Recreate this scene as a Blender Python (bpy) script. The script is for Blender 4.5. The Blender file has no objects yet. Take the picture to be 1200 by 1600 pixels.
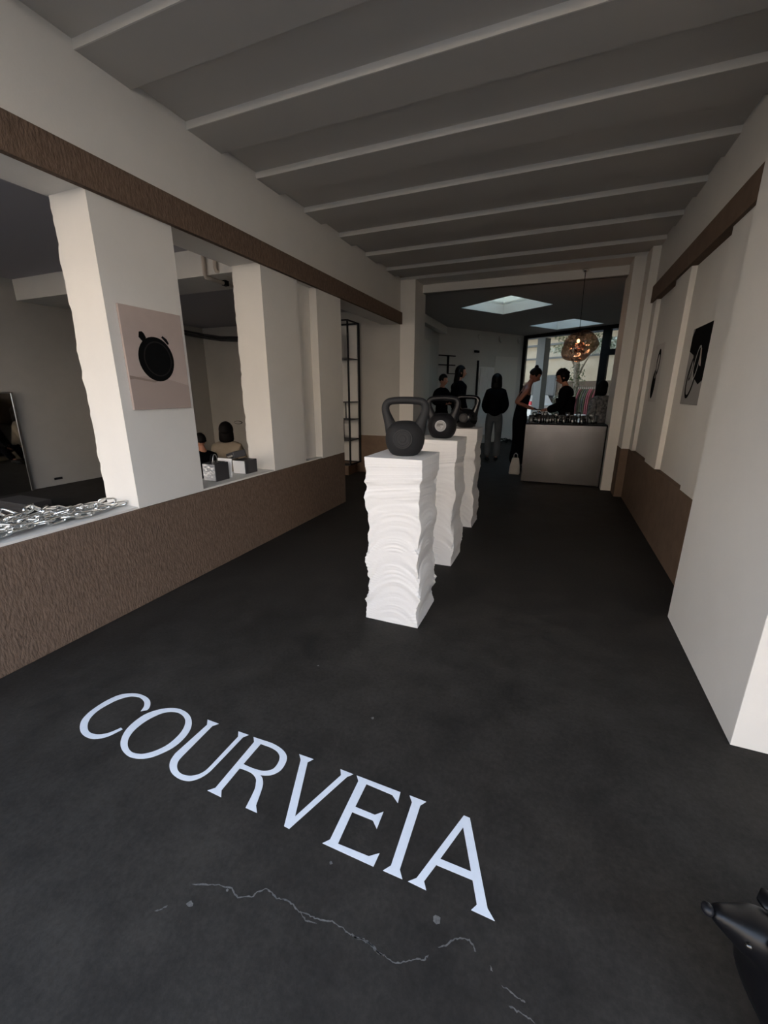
import bpy, bmesh, math, random
from mathutils import Vector, Matrix, Euler
from mathutils.geometry import tessellate_polygon

PI = math.pi
R = math.radians
C = bpy.context.scene.collection
SCALE = 0.931          # everything below is drawn in drawing units; the last lines bring it to metres

# ------------------------------------------------------------------ camera, sky, exposure
cam_d = bpy.data.cameras.new('camera')
cam = bpy.data.objects.new('camera', cam_d)
C.objects.link(cam)
cam_d.sensor_fit = 'VERTICAL'
cam_d.sensor_height = 36.0
cam_d.lens = 36.0 * 645.03 / 1600.0
cam_d.clip_start = 0.02
cam.location = (0, 0, 1.45)
cam.rotation_euler = (PI / 2 - 0.281816, 0, 0.385854)
bpy.context.scene.camera = cam

vs = bpy.context.scene.view_settings
vs.view_transform = 'Standard'
vs.look = 'None'
vs.gamma = 1.0
vs.use_curve_mapping = False
vs.exposure = 0.0
cy = bpy.context.scene.cycles
cy.use_denoising = True
cy.max_bounces = 12
cy.diffuse_bounces = 8
cy.transparent_max_bounces = 16
cy.sample_clamp_indirect = 6.0
cy.caustics_reflective = False
cy.caustics_refractive = False

world = bpy.data.worlds.new('sky')
bpy.context.scene.world = world
world.use_nodes = True
wn, wl = world.node_tree.nodes, world.node_tree.links
wn.clear()
w_out = wn.new('ShaderNodeOutputWorld'); w_bg = wn.new('ShaderNodeBackground')
w_tc = wn.new('ShaderNodeTexCoord'); w_sep = wn.new('ShaderNodeSeparateXYZ'); w_ramp = wn.new('ShaderNodeValToRGB')
wl.new(w_tc.outputs['Generated'], w_sep.inputs[0]); wl.new(w_sep.outputs['Z'], w_ramp.inputs[0])
w_ramp.color_ramp.elements[0].color = (0.86, 0.92, 1.0, 1); w_ramp.color_ramp.elements[0].position = 0.0
w_ramp.color_ramp.elements[1].color = (0.50, 0.70, 1.0, 1); w_ramp.color_ramp.elements[1].position = 0.9
wl.new(w_ramp.outputs[0], w_bg.inputs['Color']); w_bg.inputs['Strength'].default_value = 4.5
wl.new(w_bg.outputs[0], w_out.inputs[0])

sun_d = bpy.data.lights.new('sun', 'SUN'); sun_d.energy = 26; sun_d.angle = R(0.6); sun_d.color = (1.0, 0.93, 0.84)
sun = bpy.data.objects.new('sun', sun_d); C.objects.link(sun); sun.rotation_euler = Vector((0.22, -1.0, -0.64)).to_track_quat('-Z', 'Y').to_euler()


def portal(loc, rot, sx, sy):          # sampling aid in an opening: gives no light of its own
    d = bpy.data.lights.new('opening', 'AREA'); d.shape = 'RECTANGLE'; d.size = sx; d.size_y = sy
    d.cycles.is_portal = True
    o = bpy.data.objects.new('opening', d); C.objects.link(o); o.location = loc; o.rotation_euler = rot
    return o


portal((-2.2, -0.84, 1.5), (PI / 2, 0, 0), 10.0, 3.0)

# ------------------------------------------------------------------ materials
MATS = {}


def mat(name, col, rough=0.6, metal=0.0, noise=None, bump=None, spec=0.5, trans=0.0, ior=1.45, coat=0.0,
        emit=None, alpha=1.0, col2=None, stretch=(1, 1, 1)):
    if name in MATS: return MATS[name]
    m = bpy.data.materials.new(name); m.use_nodes = True
    nt = m.node_tree; n = nt.nodes; l = nt.links; b = n['Principled BSDF']
    b.inputs['Base Color'].default_value = (*col, 1)
    b.inputs['Roughness'].default_value = rough
    b.inputs['Metallic'].default_value = metal
    b.inputs['Specular IOR Level'].default_value = spec
    b.inputs['Transmission Weight'].default_value = trans
    b.inputs['IOR'].default_value = ior
    b.inputs['Coat Weight'].default_value = coat
    b.inputs['Alpha'].default_value = alpha
    if emit:
        b.inputs['Emission Color'].default_value = (*emit[0], 1); b.inputs['Emission Strength'].default_value = emit[1]
    tc = n.new('ShaderNodeTexCoord'); mp = n.new('ShaderNodeMapping')
    mp.inputs['Scale'].default_value = stretch
    l.new(tc.outputs['Object'], mp.inputs[0])
    if noise:
        sc, amt = noise[0], noise[1]
        t = n.new('ShaderNodeTexNoise'); t.inputs['Scale'].default_value = sc; t.inputs['Detail'].default_value = 6
        t.inputs['Roughness'].default_value = 0.65
        r = n.new('ShaderNodeValToRGB')
        c2 = col2 or tuple(c * (1 - amt) for c in col)
        r.color_ramp.elements[0].position = 0.35; r.color_ramp.elements[0].color = (*c2, 1)
        r.color_ramp.elements[1].position = 0.65; r.color_ramp.elements[1].color = (*col, 1)
        l.new(mp.outputs[0], t.inputs['Vector']); l.new(t.outputs[0], r.inputs[0]); l.new(r.outputs[0], b.inputs['Base Color'])
    if bump:
        t2 = n.new('ShaderNodeTexNoise'); t2.inputs['Scale'].default_value = bump[0]; t2.inputs['Detail'].default_value = 5
        bp = n.new('ShaderNodeBump'); bp.inputs['Strength'].default_value = bump[1]; bp.inputs['Distance'].default_value = bump[2] if len(bump) > 2 else 0.01
        l.new(mp.outputs[0], t2.inputs['Vector']); l.new(t2.outputs[0], bp.inputs['Height']); l.new(bp.outputs[0], b.inputs['Normal'])
    MATS[name] = m
    return m


M = {}
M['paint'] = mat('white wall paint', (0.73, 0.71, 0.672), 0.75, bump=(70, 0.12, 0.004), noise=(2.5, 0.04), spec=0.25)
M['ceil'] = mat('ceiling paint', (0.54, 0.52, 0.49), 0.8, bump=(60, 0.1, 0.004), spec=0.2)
M['brown'] = mat('brown stucco', (0.185, 0.128, 0.094), 0.9, noise=(38, 0.32), bump=(55, 0.7, 0.012), spec=0.15, stretch=(1.6, 1.6, 0.6))
M['brown2'] = mat('smooth brown render', (0.175, 0.122, 0.089), 0.85, noise=(9, 0.16), bump=(40, 0.2, 0.006), spec=0.15)
M['plaster'] = mat('white draped plaster', (0.74, 0.735, 0.73), 0.6, bump=(60, 0.22, 0.004), spec=0.3)
M['floorside'] = mat('side room floor', (0.055, 0.05, 0.048), 0.5, noise=(3, 0.3))
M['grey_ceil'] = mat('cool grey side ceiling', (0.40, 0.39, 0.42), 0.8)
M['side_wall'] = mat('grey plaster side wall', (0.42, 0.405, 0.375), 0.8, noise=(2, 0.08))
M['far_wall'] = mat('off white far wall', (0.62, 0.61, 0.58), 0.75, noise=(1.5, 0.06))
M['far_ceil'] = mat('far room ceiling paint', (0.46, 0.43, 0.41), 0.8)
M['white'] = mat('white vinyl lettering', (0.70, 0.735, 0.80), 0.45, noise=(45, 0.05))
M['crack'] = mat('pale crack filler', (0.14, 0.135, 0.13), 0.8, noise=(120, 0.5))
M['rubber'] = mat('matte charcoal rubber', (0.017, 0.017, 0.018), 0.6, spec=0.3, bump=(400, 0.1, 0.001))
M['rubber2'] = mat('satin black rubber', (0.007, 0.007, 0.009), 0.42, spec=0.35, bump=(400, 0.08, 0.001))
M['gloss'] = mat('gloss black enamel', (0.003, 0.003, 0.004), 0.13)
M['grey_print'] = mat('pale grey print', (0.30, 0.31, 0.33), 0.5)
M['grey_metal'] = mat('worn bare grey metal', (0.22, 0.22, 0.22), 0.38, 0.6)
M['chrome'] = mat('polished chain steel', (0.82, 0.82, 0.80), 0.16, 1.0)
M['steel'] = mat('brushed counter steel', (0.24, 0.225, 0.215), 0.25, 1.0, noise=(2.2, 0.22), bump=(6, 0.05, 0.01))
M['dark'] = mat('black powder coat', (0.008, 0.008, 0.009), 0.6, spec=0.2)
M['black_cloth'] = mat('black cloth', (0.004, 0.004, 0.005), 0.95, spec=0.04, bump=(90, 0.3, 0.004))
M['black_hair'] = mat('black hair', (0.005, 0.004, 0.004), 0.6, spec=0.12, bump=(120, 0.4, 0.003), stretch=(4, 4, 0.5))
M['skin'] = mat('skin', (0.42, 0.20, 0.13), 0.55)
M['skin_dark'] = mat('tanned skin', (0.30, 0.13, 0.09), 0.55)
M['lip'] = mat('lips and eyes', (0.05, 0.02, 0.02), 0.5)
M['jeans'] = mat('washed grey denim', (0.075, 0.085, 0.095), 0.85, noise=(8, 0.3))
M['beige_cloth'] = mat('beige cloth', (0.36, 0.30, 0.23), 0.85, noise=(10, 0.15))
M['pattern'] = mat('grey and white patterned coat', (0.34, 0.33, 0.32), 0.85, noise=(22, 0.6), col2=(0.06, 0.06, 0.065))
M['dog'] = mat('glossy black dog coat', (0.003, 0.003, 0.004), 0.36, spec=0.35, bump=(260, 0.12, 0.001), stretch=(1, 1, 0.4))
M['eye'] = mat('dark wet eye', (0.01, 0.008, 0.006), 0.04, coat=1.0)
M['pink_paper'] = mat('pinkish beige canvas', (0.50, 0.41, 0.37), 0.75, noise=(3, 0.10))
M['pink_shadow'] = mat('darker printed ground', (0.40, 0.32, 0.285), 0.75)
M['print_black'] = mat('printed black', (0.006, 0.006, 0.006), 0.9, spec=0.05)
M['print_grey'] = mat('printed grey', (0.30, 0.29, 0.28), 0.9, spec=0.05)
M['print_light'] = mat('printed pale grey', (0.42, 0.41, 0.39), 0.9, spec=0.05)
M['print_mid'] = mat('printed dark grey', (0.022, 0.020, 0.019), 0.9, spec=0.05)
M['pipe'] = mat('cream painted pipe', (0.62, 0.55, 0.48), 0.5)
M['wood'] = mat('stained wood', (0.10, 0.055, 0.03), 0.5, noise=(6, 0.4), stretch=(1, 6, 1))
M['box_grey'] = mat('charcoal leather', (0.045, 0.043, 0.045), 0.5, bump=(80, 0.3, 0.003))
M['box_silver'] = mat('crinkled silver foil', (0.55, 0.56, 0.58), 0.35, 0.6, bump=(30, 0.8, 0.01))
M['card'] = mat('white card', (0.85, 0.85, 0.85), 0.6)
M['offwhite'] = mat('off white leather', (0.42, 0.40, 0.37), 0.6)
M['rail'] = mat('dark track', (0.02, 0.02, 0.022), 0.5)
M['mirror'] = mat('mirror glass', (0.75, 0.77, 0.75), 0.03, 1.0)
M['alu'] = mat('satin aluminium', (0.55, 0.54, 0.52), 0.35, 1.0)
M['wallb'] = mat('sun bleached beige render', (0.50, 0.43, 0.33), 0.85, noise=(3, 0.15))
M['bandb'] = mat('brown boarded fence', (0.13, 0.09, 0.065), 0.8, noise=(10, 0.4), stretch=(8, 8, 1))
M['darkwin'] = mat('dark shop pane', (0.03, 0.032, 0.035), 0.15)
M['colgrey'] = mat('grey painted post', (0.12, 0.12, 0.115), 0.6)
M['awn'] = mat('slate blue awning cloth', (0.16, 0.17, 0.24), 0.8)
M['bark'] = mat('mottled pale bark', (0.36, 0.31, 0.24), 0.85, noise=(20, 0.7), bump=(20, 0.6, 0.02))
M['leaf'] = mat('green leaves', (0.10, 0.14, 0.05), 0.5, noise=(30, 0.5))
M['leaf2'] = mat('pale silvery leaves', (0.45, 0.47, 0.38), 0.45)
M['pave'] = mat('warm grey street paving', (0.15, 0.135, 0.12), 0.85, noise=(2, 0.12))
M['facade'] = mat('warm facade render', (0.62, 0.53, 0.44), 0.85, noise=(1, 0.1))
M['car_white'] = mat('white car paint', (0.80, 0.79, 0.77), 0.25, coat=0.6)
M['red'] = mat('red tail lamp', (0.65, 0.02, 0.04), 0.25)
M['pinkcloth'] = mat('dusty pink cloth', (0.42, 0.13, 0.16), 0.85)
M['greencloth'] = mat('bottle green', (0.01, 0.09, 0.06), 0.6)
M['grn'] = mat('olive cloth', (0.16, 0.17, 0.11), 0.85)
M['copper'] = None


def glass(name, tint, alpha, rough=0.02, metal=False):
    m = bpy.data.materials.new(name); m.use_nodes = True
    n, l = m.node_tree.nodes, m.node_tree.links; n.clear()
    o = n.new('ShaderNodeOutputMaterial'); mx = n.new('ShaderNodeMixShader'); t = n.new('ShaderNodeBsdfTransparent'); g = n.new('ShaderNodeBsdfGlossy')
    t.inputs[0].default_value = (*tint, 1); g.inputs['Roughness'].default_value = rough
    g.inputs[0].default_value = (1, 1, 1, 1) if not metal else (0.72, 0.62, 0.56, 1)
    lw = n.new('ShaderNodeLayerWeight'); lw.inputs[0].default_value = 0.35
    mr = n.new('ShaderNodeMapRange'); mr.inputs[3].default_value = alpha[0]; mr.inputs[4].default_value = alpha[1]
    l.new(lw.outputs['Fresnel'], mr.inputs[0]); l.new(mr.outputs[0], mx.inputs[0])
    l.new(t.outputs[0], mx.inputs[1]); l.new(g.outputs[0], mx.inputs[2]); l.new(mx.outputs[0], o.inputs[0])
    return m


M['glass'] = glass('window glass', (0.86, 0.89, 0.88), (0.03, 0.5))
M['skyglass'] = glass('tinted skylight glass', (0.78, 0.91, 0.96), (0.03, 0.4))
M['tumbler'] = glass('drinking glass', (0.90, 0.92, 0.92), (0.16, 0.9))
M['copper'] = glass('smoked copper glass', (0.66, 0.52, 0.45), (0.08, 0.5), 0.08, True)
M['bulb'] = mat('glowing filament bulb', (1, 0.8, 0.6), 0.4, emit=((1.0, 0.62, 0.34), 6.0))
M['facets'] = mat('hammered copper core', (0.75, 0.52, 0.42), 0.10, 1.0, bump=(14, 1.0, 0.03))


def floor_material():
    m = bpy.data.materials.new('dark polished concrete'); m.use_nodes = True
    n, l = m.node_tree.nodes, m.node_tree.links; b = n['Principled BSDF']
    tc = n.new('ShaderNodeTexCoord')
    def noise(s, d, r=0.6):
        t = n.new('ShaderNodeTexNoise'); t.inputs['Scale'].default_value = s; t.inputs['Detail'].default_value = d; t.inputs['Roughness'].default_value = r
        l.new(tc.outputs['Object'], t.inputs['Vector']); return t
    big, mid, fine = noise(0.8, 5), noise(5, 8, 0.7), noise(60, 6, 0.7)
    def ramp(src, p0, c0, p1, c1):
        r = n.new('ShaderNodeValToRGB'); r.color_ramp.elements[0].position = p0; r.color_ramp.elements[0].color = (*c0, 1)
        r.color_ramp.elements[1].position = p1; r.color_ramp.elements[1].color = (*c1, 1); l.new(src.outputs[0], r.inputs[0]); return r
    base = ramp(big, 0.35, (0.0255, 0.0228, 0.0205), 0.68, (0.037, 0.0332, 0.0295))
    mm = ramp(mid, 0.3, (0.66, 0.66, 0.67), 0.72, (1.30, 1.29, 1.27))
    ff = ramp(fine, 0.3, (0.8, 0.8, 0.8), 0.75, (1.25, 1.25, 1.25))
    def mul(a, c):
        x = n.new('ShaderNodeMixRGB'); x.blend_type = 'MULTIPLY'; x.inputs[0].default_value = 1
        l.new(a.outputs[0], x.inputs[1]); l.new(c.outputs[0], x.inputs[2]); return x
    x = mul(mul(base, mm), ff); l.new(x.outputs[0], b.inputs['Base Color'])
    rr = ramp(mid, 0.3, (0.50, 0.55, 0.55), 0.7, (0.72, 0.72, 0.72)); l.new(rr.outputs[0], b.inputs['Roughness'])
    b.inputs['Specular IOR Level'].default_value = 0.10
    bp = n.new('ShaderNodeBump'); bp.inputs['Strength'].default_value = 0.25; bp.inputs['Distance'].default_value = 0.004
    l.new(fine.outputs[0], bp.inputs['Height']); l.new(bp.outputs[0], b.inputs['Normal'])
    return m


M['floor'] = floor_material()


# ------------------------------------------------------------------ mesh builder
class MB:
    def __init__(s): s.v = []; s.f = []; s.mi = []; s.m = 0

    def add(s, vs_, fs):
        k = len(s.v); s.v += [tuple(p) for p in vs_]; s.f += [tuple(i + k for i in f) for f in fs]; s.mi += [s.m] * len(fs); return s

    def box(s, x0, x1, y0, y1, z0, z1, T=None, bev=0.0):
        if bev <= 0:
            p = [(x, y, z) for x in (x0, x1) for y in (y0, y1) for z in (z0, z1)]
            f = [(0, 1, 3, 2), (4, 6, 7, 5), (0, 4, 5, 1), (2, 3, 7, 6), (0, 2, 6, 4), (1, 5, 7, 3)]
        else:
            b_ = bmesh.new(); bmesh.ops.create_cube(b_, size=1.0)
            for q in b_.verts:
                q.co = Vector(((x0 + x1) / 2 + q.co.x * (x1 - x0), (y0 + y1) / 2 + q.co.y * (y1 - y0), (z0 + z1) / 2 + q.co.z * (z1 - z0)))
            bmesh.ops.bevel(b_, geom=b_.edges[:] + b_.verts[:], offset=bev, segments=2, affect='EDGES', profile=0.6)
            b_.verts.ensure_lookup_table()
            p = [q.co.copy() for q in b_.verts]; f = [[q.index for q in g.verts] for g in b_.faces]; b_.free()
        if T is not None: p = [T @ Vector(q) for q in p]
        return s.add(p, f)

    def tube(s, pts, r, n=8, closed=False, caps=True, flat=(1, 1)):
        pts = [Vector(p) for p in pts]; N_ = len(pts)
        rr = r if isinstance(r, (list, tuple)) else [r] * N_
        up = None; vs_ = []
        for i, p in enumerate(pts):
            if closed: t = pts[(i + 1) % N_] - pts[i - 1]
            else: t = pts[min(i + 1, N_ - 1)] - pts[max(i - 1, 0)]
            if t.length < 1e-9: t = Vector((0, 0, 1))
            t.normalize()
            if up is None:
                up = Vector((0, 0, 1)) if abs(t.z) < 0.9 else Vector((0, 1, 0))
            a = t.cross(up)
            if a.length < 1e-6: a = t.orthogonal()
            a.normalize(); bb = a.cross(t).normalized(); up = bb
            for k in range(n):
                an = 2 * PI * k / n
                vs_.append(p + a * math.cos(an) * rr[i] * flat[0] + bb * math.sin(an) * rr[i] * flat[1])
        fs = []
        for i in range(N_ if closed else N_ - 1):
            j = (i + 1) % N_
            for k in range(n):
                q = (k + 1) % n; fs.append((i * n + k, i * n + q, j * n + q, j * n + k))
        if caps and not closed:
            fs.append(tuple(range(n))[::-1]); fs.append(tuple((N_ - 1) * n + k for k in range(n)))
        return s.add(vs_, fs)

    def lathe(s, prof, n=24, c=(0, 0, 0), T=None, sx=1, sy=1):
        vs_ = []; fs = []
        for (r_, z) in prof:
            for k in range(n):
                a = 2 * PI * k / n; q = Vector((c[0] + r_ * math.cos(a) * sx, c[1] + r_ * math.sin(a) * sy, c[2] + z)); vs_.append(T @ q if T is not None else q)
        for i in range(len(prof) - 1):
            for k in range(n):
                q = (k + 1) % n; fs.append((i * n + k, i * n + q, (i + 1) * n + q, (i + 1) * n + k))
        if prof[0][0] > 1e-5: fs.append(tuple(range(n))[::-1])
        if prof[-1][0] > 1e-5: fs.append(tuple((len(prof) - 1) * n + k for k in range(n)))
        return s.add(vs_, fs)

    def ball(s, c, r, n=12, T=None):
        r = r if isinstance(r, (list, tuple)) else (r, r, r)
        vs_ = []; fs = []; m_ = n
        for i in range(1, m_):
            th = PI * i / m_
            for k in range(2 * n):
                a = PI * k / n; q = Vector((c[0] + r[0] * math.sin(th) * math.cos(a), c[1] + r[1] * math.sin(th) * math.sin(a), c[2] + r[2] * math.cos(th))); vs_.append(T @ q if T is not None else q)
        tp = Vector((c[0], c[1], c[2] + r[2])); bt = Vector((c[0], c[1], c[2] - r[2]))
        vs_ += [T @ tp if T is not None else tp, T @ bt if T is not None else bt]; w = 2 * n
        for i in range(m_ - 2):
            for k in range(w): fs.append((i * w + k, (i + 1) * w + k, (i + 1) * w + (k + 1) % w, i * w + (k + 1) % w))
        for k in range(w):
            fs.append((len(vs_) - 2, k, (k + 1) % w)); fs.append((len(vs_) - 1, (m_ - 2) * w + (k + 1) % w, (m_ - 2) * w + k))
        return s.add(vs_, fs)

    def prism(s, loops, z0, z1, T=None):
        """polygon with holes in XY, raised from z0 to z1"""
        polys = [[Vector((p[0], p[1], 0)) for p in lp] for lp in loops]
        tri = tessellate_polygon(polys); flat_ = [p for lp in polys for p in lp]; k = len(flat_)
        vs_ = [Vector((p.x, p.y, z0)) for p in flat_] + [Vector((p.x, p.y, z1)) for p in flat_]
        fs = []
        for a, b_, c_ in tri:
            nrm = (flat_[b_] - flat_[a]).cross(flat_[c_] - flat_[a]).z
            if nrm < 0: a, c_ = c_, a
            fs.append((a + k, b_ + k, c_ + k)); fs.append((c_, b_, a))
        o = 0
        for lp in polys:
            L = len(lp)
            for i in range(L): j = (i + 1) % L; fs.append((o + i, o + j, o + j + k, o + i + k))
            o += L
        if T is not None: vs_ = [T @ q for q in vs_]
        return s.add(vs_, fs)

    def mesh(s, name, mats, smooth=False):
        me = bpy.data.meshes.new(name); me.from_pydata(s.v, [], s.f)
        b_ = bmesh.new(); b_.from_mesh(me); bmesh.ops.recalc_face_normals(b_, faces=b_.faces); b_.to_mesh(me); b_.free()
        for m_ in (mats if isinstance(mats, (list, tuple)) else [mats]): me.materials.append(m_)
        for p, i in zip(me.polygons, s.mi): p.material_index = i
        if smooth:
            me.polygons.foreach_set('use_smooth', [True] * len(me.polygons))
            if smooth != 'all': me.set_sharp_from_angle(angle=R(40))
        me.update(); return me

    def build(s, name, mats, parent=None, smooth=False, loc=None):
        o = bpy.data.objects.new(name, s.mesh(name, mats, smooth)); C.objects.link(o)
        if parent is not None: o.parent = parent
        if loc is not None: o.location = loc
        return o


def tag(o, label=None, cat=None, group=None, kind=None):
    if label: o['label'] = label
    if cat: o['category'] = cat
    if group: o['group'] = group
    if kind: o['kind'] = kind
    return o


def empty(name, loc=(0, 0, 0), rz=0):
    o = bpy.data.objects.new(name, None); C.objects.link(o); o.empty_display_size = 0.1; o.location = loc; o.rotation_euler = (0, 0, rz); return o


def struct(name, mb, m, parent=None, smooth=False):
    o = mb.build(name, m, parent, smooth)
    if parent is None: o['kind'] = 'structure'
    return o


def copy_tree(o, parent=None):
    c_ = o.copy(); C.objects.link(c_)
    if parent is not None: c_.parent = parent
    for ch in list(o.children): copy_tree(ch, c_)
    return c_


def B(*a, **k): return MB().box(*a, **k)

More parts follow.
